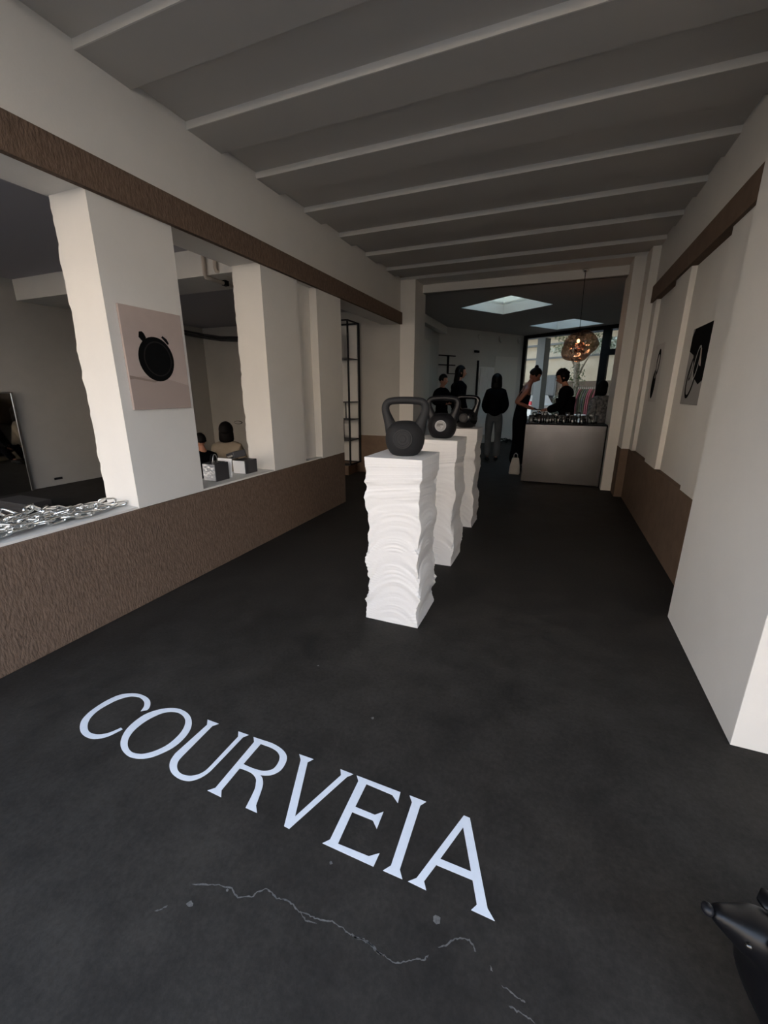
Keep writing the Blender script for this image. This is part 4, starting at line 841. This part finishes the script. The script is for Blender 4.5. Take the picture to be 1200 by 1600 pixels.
# clothes rail
t = tag(empty('clothes_rail'), 'outdoor rail hung with pink and olive clothes', 'clothes rail')
MB().tube([frp(.66, 2, -.01), frp(.66, 2, 1.62), frp(1.46, 2, 1.62), frp(1.46, 2, -.01)], .015, 8).build('rail', M['dark'], t, smooth='all')
rr = random.Random(31)
for k in range(11):
    u = .72 + k * .066; mm = [M['grn'], M['pinkcloth'], M['bandb'], M['grn'], M['pattern'], M['grn'], M['pinkcloth'], M['pinkcloth'], M['bandb'], M['pinkcloth'], M['pattern']][k]
    z1 = 1.55; z0 = rr.uniform(.55, .8); b0 = MB(); vs_ = []; fs = []
    for i in range(7):
        z = z1 + (z0 - z1) * i / 6; w = .05 + .16 * min(1, i / 1.5)
        for s_ in (-1, 1): vs_.append(frp(u + s_ * (.012 + .006 * math.sin(i * 2 + k)), 2 - w, z)); vs_.append(frp(u + s_ * (.014 + .006 * math.cos(i * 2 + k)), 2 + w, z))
    for i in range(6):
        a = i * 4
        for (p, q) in ((0, 1), (1, 3), (3, 2), (2, 0)): fs.append((a + p, a + q, a + q + 4, a + p + 4))
    fs += [(0, 1, 3, 2), (24, 25, 27, 26)]
    b0.add(vs_, fs).build('hanging_garment', mm, t)
    MB().tube([frp(u, 2, 1.55), frp(u, 2, 1.635)], .004, 5).build('hanger', M['alu'], t)
# small car in the gateway
t = tag(empty('parked_car'), 'white parked car with red tail lamp beyond the courtyard glass', 'car')
body = [(-3.35, .35), (-3.35, .80), (-3.22, .98), (-3.02, 1.32), (-2.25, 1.34), (-2.02, 1.02), (-1.92, .95), (-1.92, .35)]
Tc = FR @ Matrix(((1, 0, 0, 0), (0, 0, -1, 4.75), (0, 1, 0, 0), (0, 0, 0, 1)))
MB().prism([body], 0, 1.5, T=Tc).build('body', M['car_white'], t)
MB().prism([[(-3.10, 1.0), (-2.98, 1.25), (-2.32, 1.27), (-2.12, 1.0)]], 1.5, 1.51, T=Tc).build('window', M['darkwin'], t)
MB().box(-2.10, -1.90, 3.18, 3.30, .98, 1.12, T=FR).build('tail_lamp', M['red'], t); MB().box(-3.37, -1.90, 3.2, 3.26, .45, .55, T=FR).build('bumper', M['colgrey'], t)
for a in (-3.05, -2.2):
    MB().tube([frp(a, 3.2, .28), frp(a, 3.42, .28)], .28, 20).build('wheel', M['dark'], t, smooth=True)
# table and chair
t = tag(empty('garden_table'), 'round garden table under a white cloth outside the window', 'table')
MB().lathe([(.02, 0), (.02, .80)], 10, c=tuple(frp(1.30, 1.0))).build('leg', M['dark'], t)
cc = frp(1.30, 1.0)
MB().lathe([(.36, .55), (.34, .62), (.32, .80), (.30, .812), (0, .814)], 28, c=tuple(cc)).build('cloth', M['card'], t, smooth=True)
t = tag(empty('garden_chair'), 'bottle green chair beside the white-clothed garden table', 'chair')
MB().box(.52, .82, 1.25, 1.55, .48, .52, T=FR, bev=.01).build('seat', M['greencloth'], t); MB().box(.52, .82, 1.52, 1.56, .85, 1.33, T=FR, bev=.015).build('backrest', M['greencloth'], t)
for (a, b_) in ((.54, 1.27), (.80, 1.27), (.54, 1.53), (.80, 1.53)):
    MB().tube([frp(a, b_, -.01), frp(a, b_, 1.0 if b_ > 1.4 else .5)], .014, 8).build('leg', M['greencloth'], t, smooth='all')


# ------------------------------------------------------------------ people
def skin_mesh(nodes, edges, root, sub=2):
    keys = list(nodes); me = bpy.data.meshes.new('tmp'); me.from_pydata([nodes[k][0] for k in keys], [(keys.index(a), keys.index(b_)) for a, b_ in edges], [])
    o = bpy.data.objects.new('tmp', me); C.objects.link(o); sm = o.modifiers.new('s', 'SKIN')
    for k, sv in zip(keys, me.skin_vertices[0].data):
        r_ = nodes[k][1]; sv.radius = (r_, r_) if not isinstance(r_, tuple) else r_; sv.use_root = (k == root)
    sm.use_smooth_shade = True
    ss = o.modifiers.new('u', 'SUBSURF'); ss.levels = sub
    dg = bpy.context.evaluated_depsgraph_get(); dg.update()
    ev = o.evaluated_get(dg).to_mesh(); vs_ = [v.co.copy() for v in ev.vertices]; fs = [tuple(p.vertices) for p in ev.polygons]
    o.evaluated_get(dg).to_mesh_clear(); bpy.data.objects.remove(o); bpy.data.meshes.remove(me)
    return vs_, fs


DEF = dict(pelvis=(0, 0, .96), waist=(0, 0, 1.11), chest=(0, 0, 1.31), neckb=(0, -.01, 1.455), neck=(0, 0, 1.53), head=(0, .025, 1.645),
           shL=(-.165, 0, 1.380), elL=(-.225, -.03, 1.13), wrL=(-.225, .07, .89), shR=(.165, 0, 1.380), elR=(.225, -.03, 1.13), wrR=(.225, .07, .89),
           hipL=(-.09, 0, .93), knL=(-.10, .03, .50), anL=(-.11, -.01, .085), toL=(-.125, .13, .03), hipR=(.09, 0, .93), knR=(.10, .03, .50), anR=(.11, -.01, .085), toR=(.125, .13, .03))


def head_into(b_, J, hr):
    T = Matrix.Translation(J['head']) @ Euler(hr).to_matrix().to_4x4()
    k = len(b_.v); b_.ball((0, 0, 0), (.073, .093, .112), 16, T=None)
    for i in range(k, len(b_.v)):
        x, y, z = b_.v[i]
        if z < -.02: x *= 1 - .30 * min(1, (-z - .02) / .09); y = y * (1 - .10 * min(1, (-z - .02) / .09)) + .008
        if y > .05: y += .006 * math.exp(-((z + .01) / .03) ** 2) * -1
        if y > .04: y += .026 * math.exp(-(x / .012) ** 2) * math.exp(-((z + .022) / .018) ** 2) + .010 * math.exp(-(x / .03) ** 2) * math.exp(-((z + .095) / .016) ** 2) + .006 * math.exp(-(x / .025) ** 2) * math.exp(-((z + .058) / .010) ** 2)
        b_.v[i] = tuple(T @ Vector((x, y, z)))
    for s_ in (-1, 1):
        b_.ball((s_ * .073, -.005, -.012), (.010, .018, .030), 6, T=T)
        b_.m = 1; b_.ball((s_ * .030, .079, .004), (.013, .008, .007), 6, T=T); b_.m = 0
    b_.m = 1; b_.ball((0, .086, -.058), (.020, .008, .005), 6, T=T); b_.m = 0
    return T


def hand_into(b_, wr, el, side, curl=.5, fwd=None):
    d = (Vector(wr) - Vector(el)).normalized(); d = Vector(fwd).normalized() if fwd else d
    up = Vector((0, 0, 1)) if abs(d.z) < .8 else Vector((-side, 0, 0))
    lat = d.cross(up).normalized(); nn = lat.cross(d).normalized(); w = Vector(wr)
    T = Matrix(((lat.x, d.x, nn.x, w.x), (lat.y, d.y, nn.y, w.y), (lat.z, d.z, nn.z, w.z), (0, 0, 0, 1)))
    b_.ball((0, .045, 0), (.038, .052, .016), 8, T=T)
    for q, (x, L) in enumerate(((-.027, .060), (-.009, .070), (.010, .066), (.027, .052))):
        p = [T @ Vector((x, .08, 0)), T @ Vector((x * 1.1, .08 + L * .5, -.012 * curl)), T @ Vector((x * 1.1, .08 + L * (.95 - .3 * curl), -.045 * curl))]
        b_.tube(p, [.0090, .0080, .0060], 6)
    p = [T @ Vector((side * -.028, .03, 0)), T @ Vector((side * -.055, .06, -.01)), T @ Vector((side * -.055, .09, -.02))]
    b_.tube(p, [.011, .010, .007], 6)


def person(loc, rz, label, J={}, hr=(0, 0, 0), top='black_cloth', top_r=1.0, sleeves=True, bottom='black_cloth', leg_r=(.085, .075, .07), hair='short', skin='skin',
           hem=None, curl=.5, handfwd=None, s=1.0, shoes='dark', seated=False, sleeveless_neck=None, hood=False, hairm='black_hair'):
    P = dict(DEF); P.update(J); V_ = {k: Vector(v) for k, v in P.items()}
    t = tag(empty('person', loc, rz), label, 'person')
    hb = V_['neck'] + (V_['head'] - V_['neck']) * .55
    nd = {'pelvis': (V_['pelvis'], (.11, .085)), 'waist': (V_['waist'], (.105, .082)), 'chest': (V_['chest'], (.130, .095)), 'neckb': (V_['neckb'], (.075, .058)), 'neck': (V_['neck'], .047), 'hb': (hb, .047)}
    V_['upper'] = V_['chest'] * .4 + V_['neckb'] * .6
    nd['upper'] = (V_['upper'], (.105, .075))
    ed = [('pelvis', 'waist'), ('waist', 'chest'), ('chest', 'upper'), ('upper', 'neckb'), ('neckb', 'neck'), ('neck', 'hb')]
    for q in 'LR':
        nd['sh' + q] = (V_['sh' + q], .052); nd['el' + q] = (V_['el' + q], .037); nd['wr' + q] = (V_['wr' + q], .025)
        nd['hip' + q] = (V_['hip' + q], .066); nd['kn' + q] = (V_['kn' + q], .052); nd['an' + q] = (V_['an' + q], .026); nd['to' + q] = (V_['to' + q], .020)
        ed += [('upper', 'sh' + q), ('sh' + q, 'el' + q), ('el' + q, 'wr' + q), ('pelvis', 'hip' + q), ('hip' + q, 'kn' + q), ('kn' + q, 'an' + q), ('an' + q, 'to' + q)]
    b_ = MB(); b_.add(*skin_mesh(nd, ed, 'pelvis'))
    T = head_into(b_, P, hr)
    for q, sd in (('L', -1), ('R', 1)): hand_into(b_, P['wr' + q], P['el' + q], sd, curl, handfwd)
    b_.build('body', [M[skin], M['lip']], t, smooth='all')
    # top
    g = .022 * top_r
    hemv = Vector(hem) if hem else V_['pelvis'] + Vector((0, 0, -.06))
    tn = {'hem': (hemv, (.145 + g, .112 + g)), 'waist': (V_['waist'], (.110 + g, .086 + g)), 'chest': (V_['chest'], (.136 + g, .098 + g)), 'neckb': (V_['neckb'] + Vector((0, 0, .055 if not sleeveless_neck else -.07)), (.060 + g * .45, .052 + g * .45) if sleeves else (.085 + g * .5, .065 + g * .5))}
    te = [('hem', 'waist'), ('waist', 'chest'), ('chest', 'upper'), ('upper', 'neckb')] if sleeves else [('hem', 'waist'), ('waist', 'chest'), ('chest', 'neckb')]
    if sleeves: tn['upper'] = (V_['upper'] + Vector((0, 0, -.02)), (.105 + g * .8, .078 + g))
    if sleeves:
        for q in 'LR':
            tn['sh' + q] = (V_['sh' + q], .050 + g * .8); tn['el' + q] = (V_['el' + q], .045 + g); tn['wr' + q] = (V_['wr' + q] * .94 + V_['el' + q] * .06, .034 + g * .8)
            te += [('upper', 'sh' + q), ('sh' + q, 'el' + q), ('el' + q, 'wr' + q)]
    c0 = MB(); c0.add(*skin_mesh(tn, te, 'hem')); c0.build('jacket' if sleeves else 'vest_top', M[top], t, smooth='all')
    # trousers
    tn = {'waist': (V_['waist'] + Vector((0, 0, .0)), (.128, .106)), 'pelvis': (V_['pelvis'], (.148, .120))}; te = [('waist', 'pelvis')]
    for q in 'LR':
        tn['hip' + q] = (V_['hip' + q] + Vector((0, 0, -.06)), leg_r[0] + .015); tn['kn' + q] = (V_['kn' + q], leg_r[1]); tn['an' + q] = (V_['an' + q] + Vector((0, 0, -.005)), leg_r[2])
        te += [('pelvis', 'hip' + q), ('hip' + q, 'kn' + q), ('kn' + q, 'an' + q)]
    c0 = MB(); c0.add(*skin_mesh(tn, te, 'pelvis')); c0.build('trousers', M[bottom], t, smooth='all')
    for q in 'LR':
        a, o_ = V_['an' + q], V_['to' + q]; dd = (o_ - a); dd.z = 0; dd = dd.normalized() if dd.length > .01 else Vector((0, 1, 0))
        zz = o_.z - .03
        c0 = MB(); c0.tube([Vector((a.x, a.y, zz + .045)) - dd * .05, Vector((a.x, a.y, zz + .05)) + dd * .02, Vector((o_.x, o_.y, zz + .038)), Vector((o_.x, o_.y, zz + .028)) + dd * .06], [.036, .047, .043, .022], 10, flat=(1, .85)); c0.build('shoe', M[shoes], t, smooth='all')
    # hair
    h = MB(); k = 0; h.ball((0, -.008, .014), (.084, .103, .118), 16)
    for i in range(len(h.v)):
        x, y, z = h.v[i]
        if y > .035 and z < .055: y = .035 + (y - .035) * .2; x *= .85
        if hair in ('short', 'bun') and z < -.03: x *= .72; y = y * .72 + .0; z = -.03 + (z + .03) * .35
        h.v[i] = (x + .003 * math.sin(z * 120 + y * 60), y, z)
    if hair == 'curly':
        r0 = random.Random(4)
        for q in range(46):
            th = r0.uniform(0, 1.5); a = r0.uniform(0, 2 * PI); h.ball((.082 * math.sin(th) * math.cos(a), -.01 + .10 * math.sin(th) * math.sin(a), .015 + .112 * math.cos(th)), .020, 5)
    if hair == 'bun': h.ball((-.0, -.060, .118), (.034, .034, .036), 8)
    if hair == 'long': h.tube([(0, -.03, .05), (0, -.055, -.03), (0, -.075, -.14), (0, -.085, -.27), (0, -.08, -.36)], [.080, .095, .098, .088, .05], 14, flat=(1, .55))
    if hair == 'bob':
        h.ball((0, -.022, .010), (.104, .108, .122), 14); h.tube([(0, -.030, .02), (0, -.040, -.06), (0, -.045, -.13), (0, -.045, -.17), (0, -.045, -.19)], [.100, .108, .110, .095, .05], 16, flat=(1, .72))
    h.v = [tuple(T @ Vector(p)) for p in h.v]
    h.build('hair', M[hairm], t, smooth='all')
    if s != 1.0:
        for ch in t.children:
            ch.data.transform(Matrix.Scale(s, 4))
    return t


# bent woman at the bar, facing right in the picture
person((-.63, 8.30, 0), R(-78), 'woman in sleeveless black top and wide trousers bending over the bar', dict(
    waist=(0, .02, 1.12), chest=(0, .06, 1.32), neckb=(0, .10, 1.455), neck=(0, .135, 1.53), head=(0, .195, 1.635), shL=(-.165, .06, 1.380), shR=(.165, .06, 1.380),
    elL=(-.20, -.06, 1.18), elR=(.20, -.09, 1.19), wrL=(-.13, .20, 1.08), wrR=(.13, .21, 1.08), knL=(-.09, .03, .50), knR=(.09, .05, .50)),
    hr=(R(-32), 0, R(-8)), sleeves=False, top_r=.8, leg_r=(.10, .115, .125), hair='bun', skin='skin_dark', sleeveless_neck=True, handfwd=(0.1, 1, -.1), s=1.07)
# barman
person((.17, 8.24, 0), R(82), 'person in black jacket with dark curly hair pouring behind the counter', dict(
    waist=(0, .01, 1.12), chest=(0, .04, 1.32), neckb=(0, .06, 1.46), neck=(0, .08, 1.53), head=(0, .125, 1.64), shL=(-.17, .04, 1.380), shR=(.17, .04, 1.380),
    elL=(-.21, .08, 1.17), elR=(.22, .08, 1.17), wrL=(-.12, .31, 1.09), wrR=(.12, .31, 1.11)), hr=(R(-22), 0, R(10)), hair='curly', top_r=2.0, handfwd=(0, 1, -.05), s=1.045, skin='skin')
# black hoodie, back to us
person((-1.22, 9.28, 0), R(10), 'person in black hooded jacket and grey jeans, back turned, right of the pedestals', dict(
    anL=(-.085, 0, .085), toL=(-.10, .12, .03), anR=(.085, 0, .085), toR=(.10, .12, .03), shL=(-.145, 0, 1.39), shR=(.145, 0, 1.39), elL=(-.205, -.01, 1.13), elR=(.205, -.01, 1.13), wrL=(-.12, .15, 1.0), wrR=(.12, .15, 1.0)),
    bottom='jeans', leg_r=(.085, .072, .078), top_r=2.1, hair='bob', s=1.035, hem=(0, 0, .88))
# tall long-haired
person((-2.02, 9.30, 0), R(-55), 'person with long black hair in black coat behind the kettlebells', {}, hair='long', top_r=1.8, s=1.135, hr=(0, 0, R(-12)))
person((-2.47, 9.62, 0), R(-120), 'short dark-haired person in black jacket, arms folded, left of long-haired one', dict(elL=(-.24, .0, 1.17), elR=(.24, .0, 1.17), wrL=(-.05, .20, 1.18), wrR=(.05, .22, 1.15)),
       hair='short', top_r=1.6, s=1.045, hr=(R(-5), 0, R(20)), handfwd=(0, .3, 0.05))
# patterned coat
person((.77, 9.05, 0), R(35), 'person in grey and white patterned coat standing right of the counter', {}, top='pattern', bottom='pattern', hair='bob', top_r=2.0, s=.94, hem=(0, 0, .62), leg_r=(.12, .12, .10), hr=(R(-18), 0, R(-50)))
# two seated in the side room
seat = dict(pelvis=(0, 0, .20), waist=(0, .01, .33), chest=(0, .03, .53), neckb=(0, .04, .675), neck=(0, .05, .75), head=(0, .08, .865), shL=(-.165, .03, .605), shR=(.165, .03, .605),
            elL=(-.22, .10, .36), elR=(.22, .10, .36), wrL=(-.12, .30, .30), wrR=(.12, .30, .30), hipL=(-.09, .02, .19), hipR=(.09, .02, .19), knL=(-.14, .42, .30), knR=(.14, .42, .30), anL=(-.12, .62, .085), anR=(.12, .62, .085), toL=(-.13, .75, .03), toR=(.13, .75, .03))
person((-4.66, 5.02, 0), R(30), 'person in beige jacket with black bob seen from behind in side room', seat, top='beige_cloth', hair='bob', top_r=1.7, hem=(0, 0, .18), s=1.03)
person((-4.66, 4.56, 0), R(75), 'person in black jacket with short dark hair seen from behind in side room', seat, top='black_cloth', hair='short', top_r=1.4, hem=(0, 0, .18), s=.90)
for k, (x, y, rz, lb) in enumerate(((-4.66, 5.02, 30, 'low floor cushion under the person in beige'), (-4.66, 4.56, 75, 'low floor cushion under the person in black'))):
    o = MB().box(-.22, .22, -.20, .20, 0, .075, bev=.02).build('floor_cushion', M['beige_cloth'], None, smooth=True, loc=(x, y, .0)); o.rotation_euler = (0, 0, R(rz)); tag(o, lb, 'cushion')
# bottle in the barman's hand
t = tag(empty('bottle', (-.22, 8.17, 1.06)), 'dark bottle held by the person pouring behind the counter', 'bottle')
Tb = Matrix.Translation((0, -.0, .03)) @ Matrix.Rotation(R(-62), 4, 'Y')
MB().lathe([(0, -.10), (.033, -.10), (.036, -.09), (.036, .07), (.014, .12), (.013, .19), (0, .19)], 14, T=Tb).build('body', M['darkwin'], t, smooth='all')
MB().lathe([(.0372, -.06), (.0372, .03)], 14, T=Tb).build('paper_band', M['card'], t, smooth='all')

# ------------------------------------------------------------------ dog
def dog():
    t = tag(empty('dog', (.58, .76, 0)), 'glossy black short-haired dog with long pointed muzzle at lower right corner', 'dog')
    o_ = Vector((.58, .76, 0))
    P = lambda x, y, z: Vector((x, y, z)) - o_
    nd = {'head': (P(.468, .768, .448), (.052, .050)), 'brow': (P(.440, .760, .460), (.045, .042)), 'stop': (P(.420, .756, .470), (.033, .031)), 'muz': (P(.400, .752, .480), (.0245, .022)), 'nose': (P(.3765, .746, .4925), (.0150, .014)),
          'nape': (P(.505, .785, .405), .058), 'neck': (P(.516, .797, .33), .064), 'chest': (P(.585, .815, .24), .090), 'belly': (P(.70, .85, .20), .088), 'rump': (P(.82, .88, .13), .092),
          'shL': (P(.575, .76, .19), .042), 'elL': (P(.600, .755, .13), .026), 'paL': (P(.600, .750, .028), .020), 'toL': (P(.575, .745, .018), .017),
          'shR': (P(.605, .87, .20), .045), 'elR': (P(.63, .875, .13), .026), 'paR': (P(.63, .875, .028), .020), 'toR': (P(.60, .87, .018), .017),
          'thL': (P(.80, .80, .12), .060), 'hkL': (P(.76, .775, .06), .030), 'hpL': (P(.70, .765, .020), .018), 'thR': (P(.83, .96, .12), .060), 'hkR': (P(.78, .985, .06), .030), 'hpR': (P(.71, .985, .020), .018),
          'ta': (P(.91, .90, .06), .020), 'tb': (P(1.02, .94, .025), .012)}
    ed = [('head', 'brow'), ('brow', 'stop'), ('stop', 'muz'), ('muz', 'nose'), ('head', 'nape'), ('nape', 'neck'), ('neck', 'chest'), ('chest', 'belly'), ('belly', 'rump'), ('rump', 'ta'), ('ta', 'tb')]
    for q in 'LR': ed += [('chest', 'sh' + q), ('sh' + q, 'el' + q), ('el' + q, 'pa' + q), ('pa' + q, 'to' + q), ('rump', 'th' + q), ('th' + q, 'hk' + q), ('hk' + q, 'hp' + q)]
    b_ = MB(); b_.add(*skin_mesh(nd, ed, 'chest', 3)); b_.build('body', M['dog'], t, smooth='all')
    b_ = MB(); b_.ball(P(.3700, .7455, .4940), (.0105, .0125, .0105), 8); b_.build('nose', M['rubber2'], t, smooth='all')
    for (x, y, z) in ((.4315, .7245, .4700), (.4400, .7960, .4640)):
        b_ = MB(); b_.ball(P(x, y, z), .0065, 8); b_.build('eye', M['eye'], t, smooth='all')
    for s_, (x, y, z) in ((-1, (.476, .735, .482)), (1, (.484, .800, .486))):
        b_ = MB(); b_.tube([P(x - .012, y, z + .002), P(x + .010, y + s_ * .010, z + .002), P(x + .034, y + s_ * .020, z - .016), P(x + .050, y + s_ * .022, z - .045)], [.010, .026, .024, .005], 12, flat=(1, .38)); b_.build('ear', M['dog'], t, smooth='all')


dog()

# ------------------------------------------------------------------ to metres
seen = set()
for o in bpy.data.objects:
    o.location = o.location * SCALE
    if o.type == 'MESH' and o.data.name not in seen:
        seen.add(o.data.name); o.data.transform(Matrix.Scale(SCALE, 4))
    if o.type == 'LIGHT' and o.data.type == 'AREA':
        o.data.size *= SCALE; o.data.size_y *= SCALE
